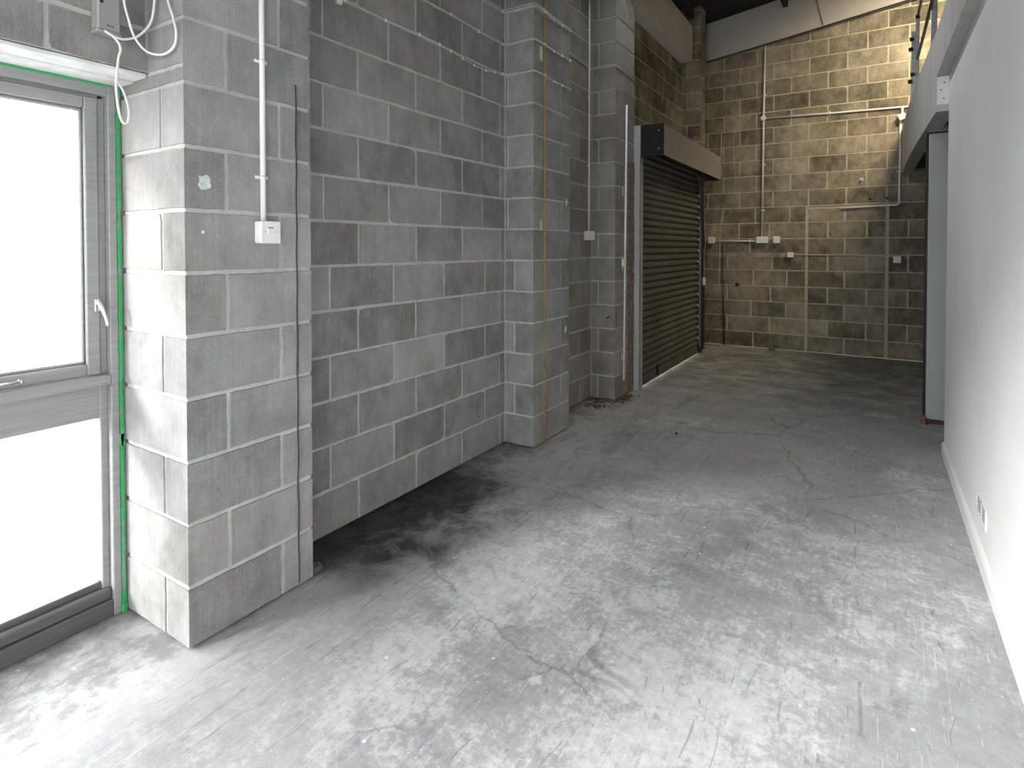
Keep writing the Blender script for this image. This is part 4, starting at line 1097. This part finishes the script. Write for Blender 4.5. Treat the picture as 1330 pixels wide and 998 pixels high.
def lump(name, x, y, sx, sy, sz, mat, label, seed):
    rnd = random.Random(seed); mb = MB(); n = 9
    rings = []
    for (zf, rf_) in ((0, 1.0), (.45, .95), (.85, .65), (1.0, .25)):
        rings.append(mb.add([(x + math.cos(2 * math.pi * i / n) * sx * rf_ * rnd.uniform(.75, 1.1), y + math.sin(2 * math.pi * i / n) * sy * rf_ * rnd.uniform(.75, 1.1), sz * zf * rnd.uniform(.85, 1.05) if zf else 0) for i in range(n)]))
    for a, b_ in zip(rings[:-1], rings[1:]):
        for i in range(n): mb.face([a + i, a + (i + 1) % n, b_ + (i + 1) % n, b_ + i])
    mb.face([rings[-1] + i for i in range(n)]); mb.face([rings[0] + i for i in range(n)][::-1])
    o = mb.build(name, M[mat]); return tag(o, label, 'rubble')
lump('mortar_lump', -2.095, 1.672, .035, .036, .035, 'chip', 'dark broken mortar lump at the far foot of the window pier', 1)
lump('mortar_lump', -2.245, 3.49, .035, .03, .02, 'chip', 'dark crumb of mortar in the corner before the middle pier', 2)
lump('pebble', -1.28, 4.42, .012, .012, .010, 'cable_black', 'small black pebble alone on the floor past the middle pier', 3)
lump('mortar_lump', -1.20, 8.74, .05, .03, .05, 'chip', 'lump of debris on the floor at the foot of the back wall', 4)

# ------------------------------------------------------------------ light
W = bpy.data.worlds.new('overcast sky'); S.world = W; W.use_nodes = True
nt = W.node_tree; nt.nodes.clear()
bg = nt.nodes.new('ShaderNodeBackground'); wo = nt.nodes.new('ShaderNodeOutputWorld')
# overcast sky, brightest where the sun stands behind the cloud on the window side
tc = nt.nodes.new('ShaderNodeTexCoord'); sx = nt.nodes.new('ShaderNodeSeparateXYZ')
nt.links.new(tc.outputs['Generated'], sx.inputs[0])
mr = nt.nodes.new('ShaderNodeMapRange'); mr.interpolation_type = 'SMOOTHSTEP'
nt.links.new(sx.outputs['X'], mr.inputs['Value'])
mr.inputs['From Min'].default_value = 0.0; mr.inputs['From Max'].default_value = -0.9
mr.inputs['To Min'].default_value = 5.8; mr.inputs['To Max'].default_value = 14.0
bg.inputs[0].default_value = (0.985, 0.995, 1.0, 1)
nt.links.new(mr.outputs[0], bg.inputs[1])
nt.links.new(bg.outputs[0], wo.inputs[0])
def portal(name, loc, rot, sx, sy):
    L = bpy.data.lights.new(name, 'AREA'); L.shape = 'RECTANGLE'; L.size = sx; L.size_y = sy
    L.cycles.is_portal = True
    o = bpy.data.objects.new(name, L); COL.objects.link(o); o.location = loc; o.rotation_euler = rot
    return o
portal('daylight_portal_window', (-2.59, -0.24, 1.05), (0, math.radians(-90), 0), 2.1, 2.7)
portal('daylight_portal_shopfront', ((FX0 + FX1) / 2, YF - 0.16, FZ1 / 2), (math.radians(90), 0, 0), FX1 - FX0, FZ1)
portal('daylight_portal_shutter', (-2.60, 6.83, 0.1), (0, math.radians(-90), 0), 0.3, 2.4)
def lamp(name, loc, rot, sx, sy, power, col):
    L = bpy.data.lights.new(name, 'AREA'); L.shape = 'RECTANGLE'; L.size = sx; L.size_y = sy
    L.energy = power; L.color = col
    o = bpy.data.objects.new(name, L); COL.objects.link(o); o.location = loc; o.rotation_euler = rot
    return o
# fluorescent batten hung under the roof above the mezzanine floor
lamp('mezzanine_batten', (1.15, 7.35, 4.66), (math.radians(32), math.radians(-20), 0), 1.2, 0.12, 165, (1.0, 0.83, 0.575))
# added cool fill light, no fitting there, to lift mezzanine beam and white wall
lamp('added_fill', (-1.75, 5.2, 4.35), (math.radians(-8), math.radians(-52), 0), 0.15, 1.5, 36, (0.97, 0.985, 1.0))
SUN = bpy.data.lights.new('hazy_sun', 'SUN'); SUN.energy = 6.5; SUN.angle = math.radians(11); SUN.color = (1.0, 0.99, 0.97)
so = bpy.data.objects.new('hazy_sun', SUN); COL.objects.link(so)
so.rotation_euler = Vector((0.42, 0.91, -math.tan(math.radians(23)))).to_track_quat('-Z', 'Y').to_euler()

# ------------------------------------------------------------------ camera
cam = bpy.data.cameras.new('camera'); co = bpy.data.objects.new('camera', cam); COL.objects.link(co)
co.location = (0, 0, 1.4397)
co.rotation_euler = (math.radians(90 - 1.098), 0, math.radians(32.237))
cam.sensor_fit = 'HORIZONTAL'; cam.sensor_width = 36.0
cam.lens = 745.15 / 1330 * 36
cam.shift_x = 0.0
cam.shift_y = -(499 - 336.67) / 1330
cam.clip_start = 0.05; cam.clip_end = 200
S.camera = co

S.view_settings.view_transform = 'Standard'
S.view_settings.look = 'None'
S.view_settings.gamma = 1.0
S.view_settings.use_curve_mapping = False
S.view_settings.exposure = 0.0
S.cycles.use_denoising = True
S.cycles.max_bounces = 10
S.cycles.diffuse_bounces = 6
S.cycles.transparent_max_bounces = 12
S.cycles.sample_clamp_indirect = 8.0
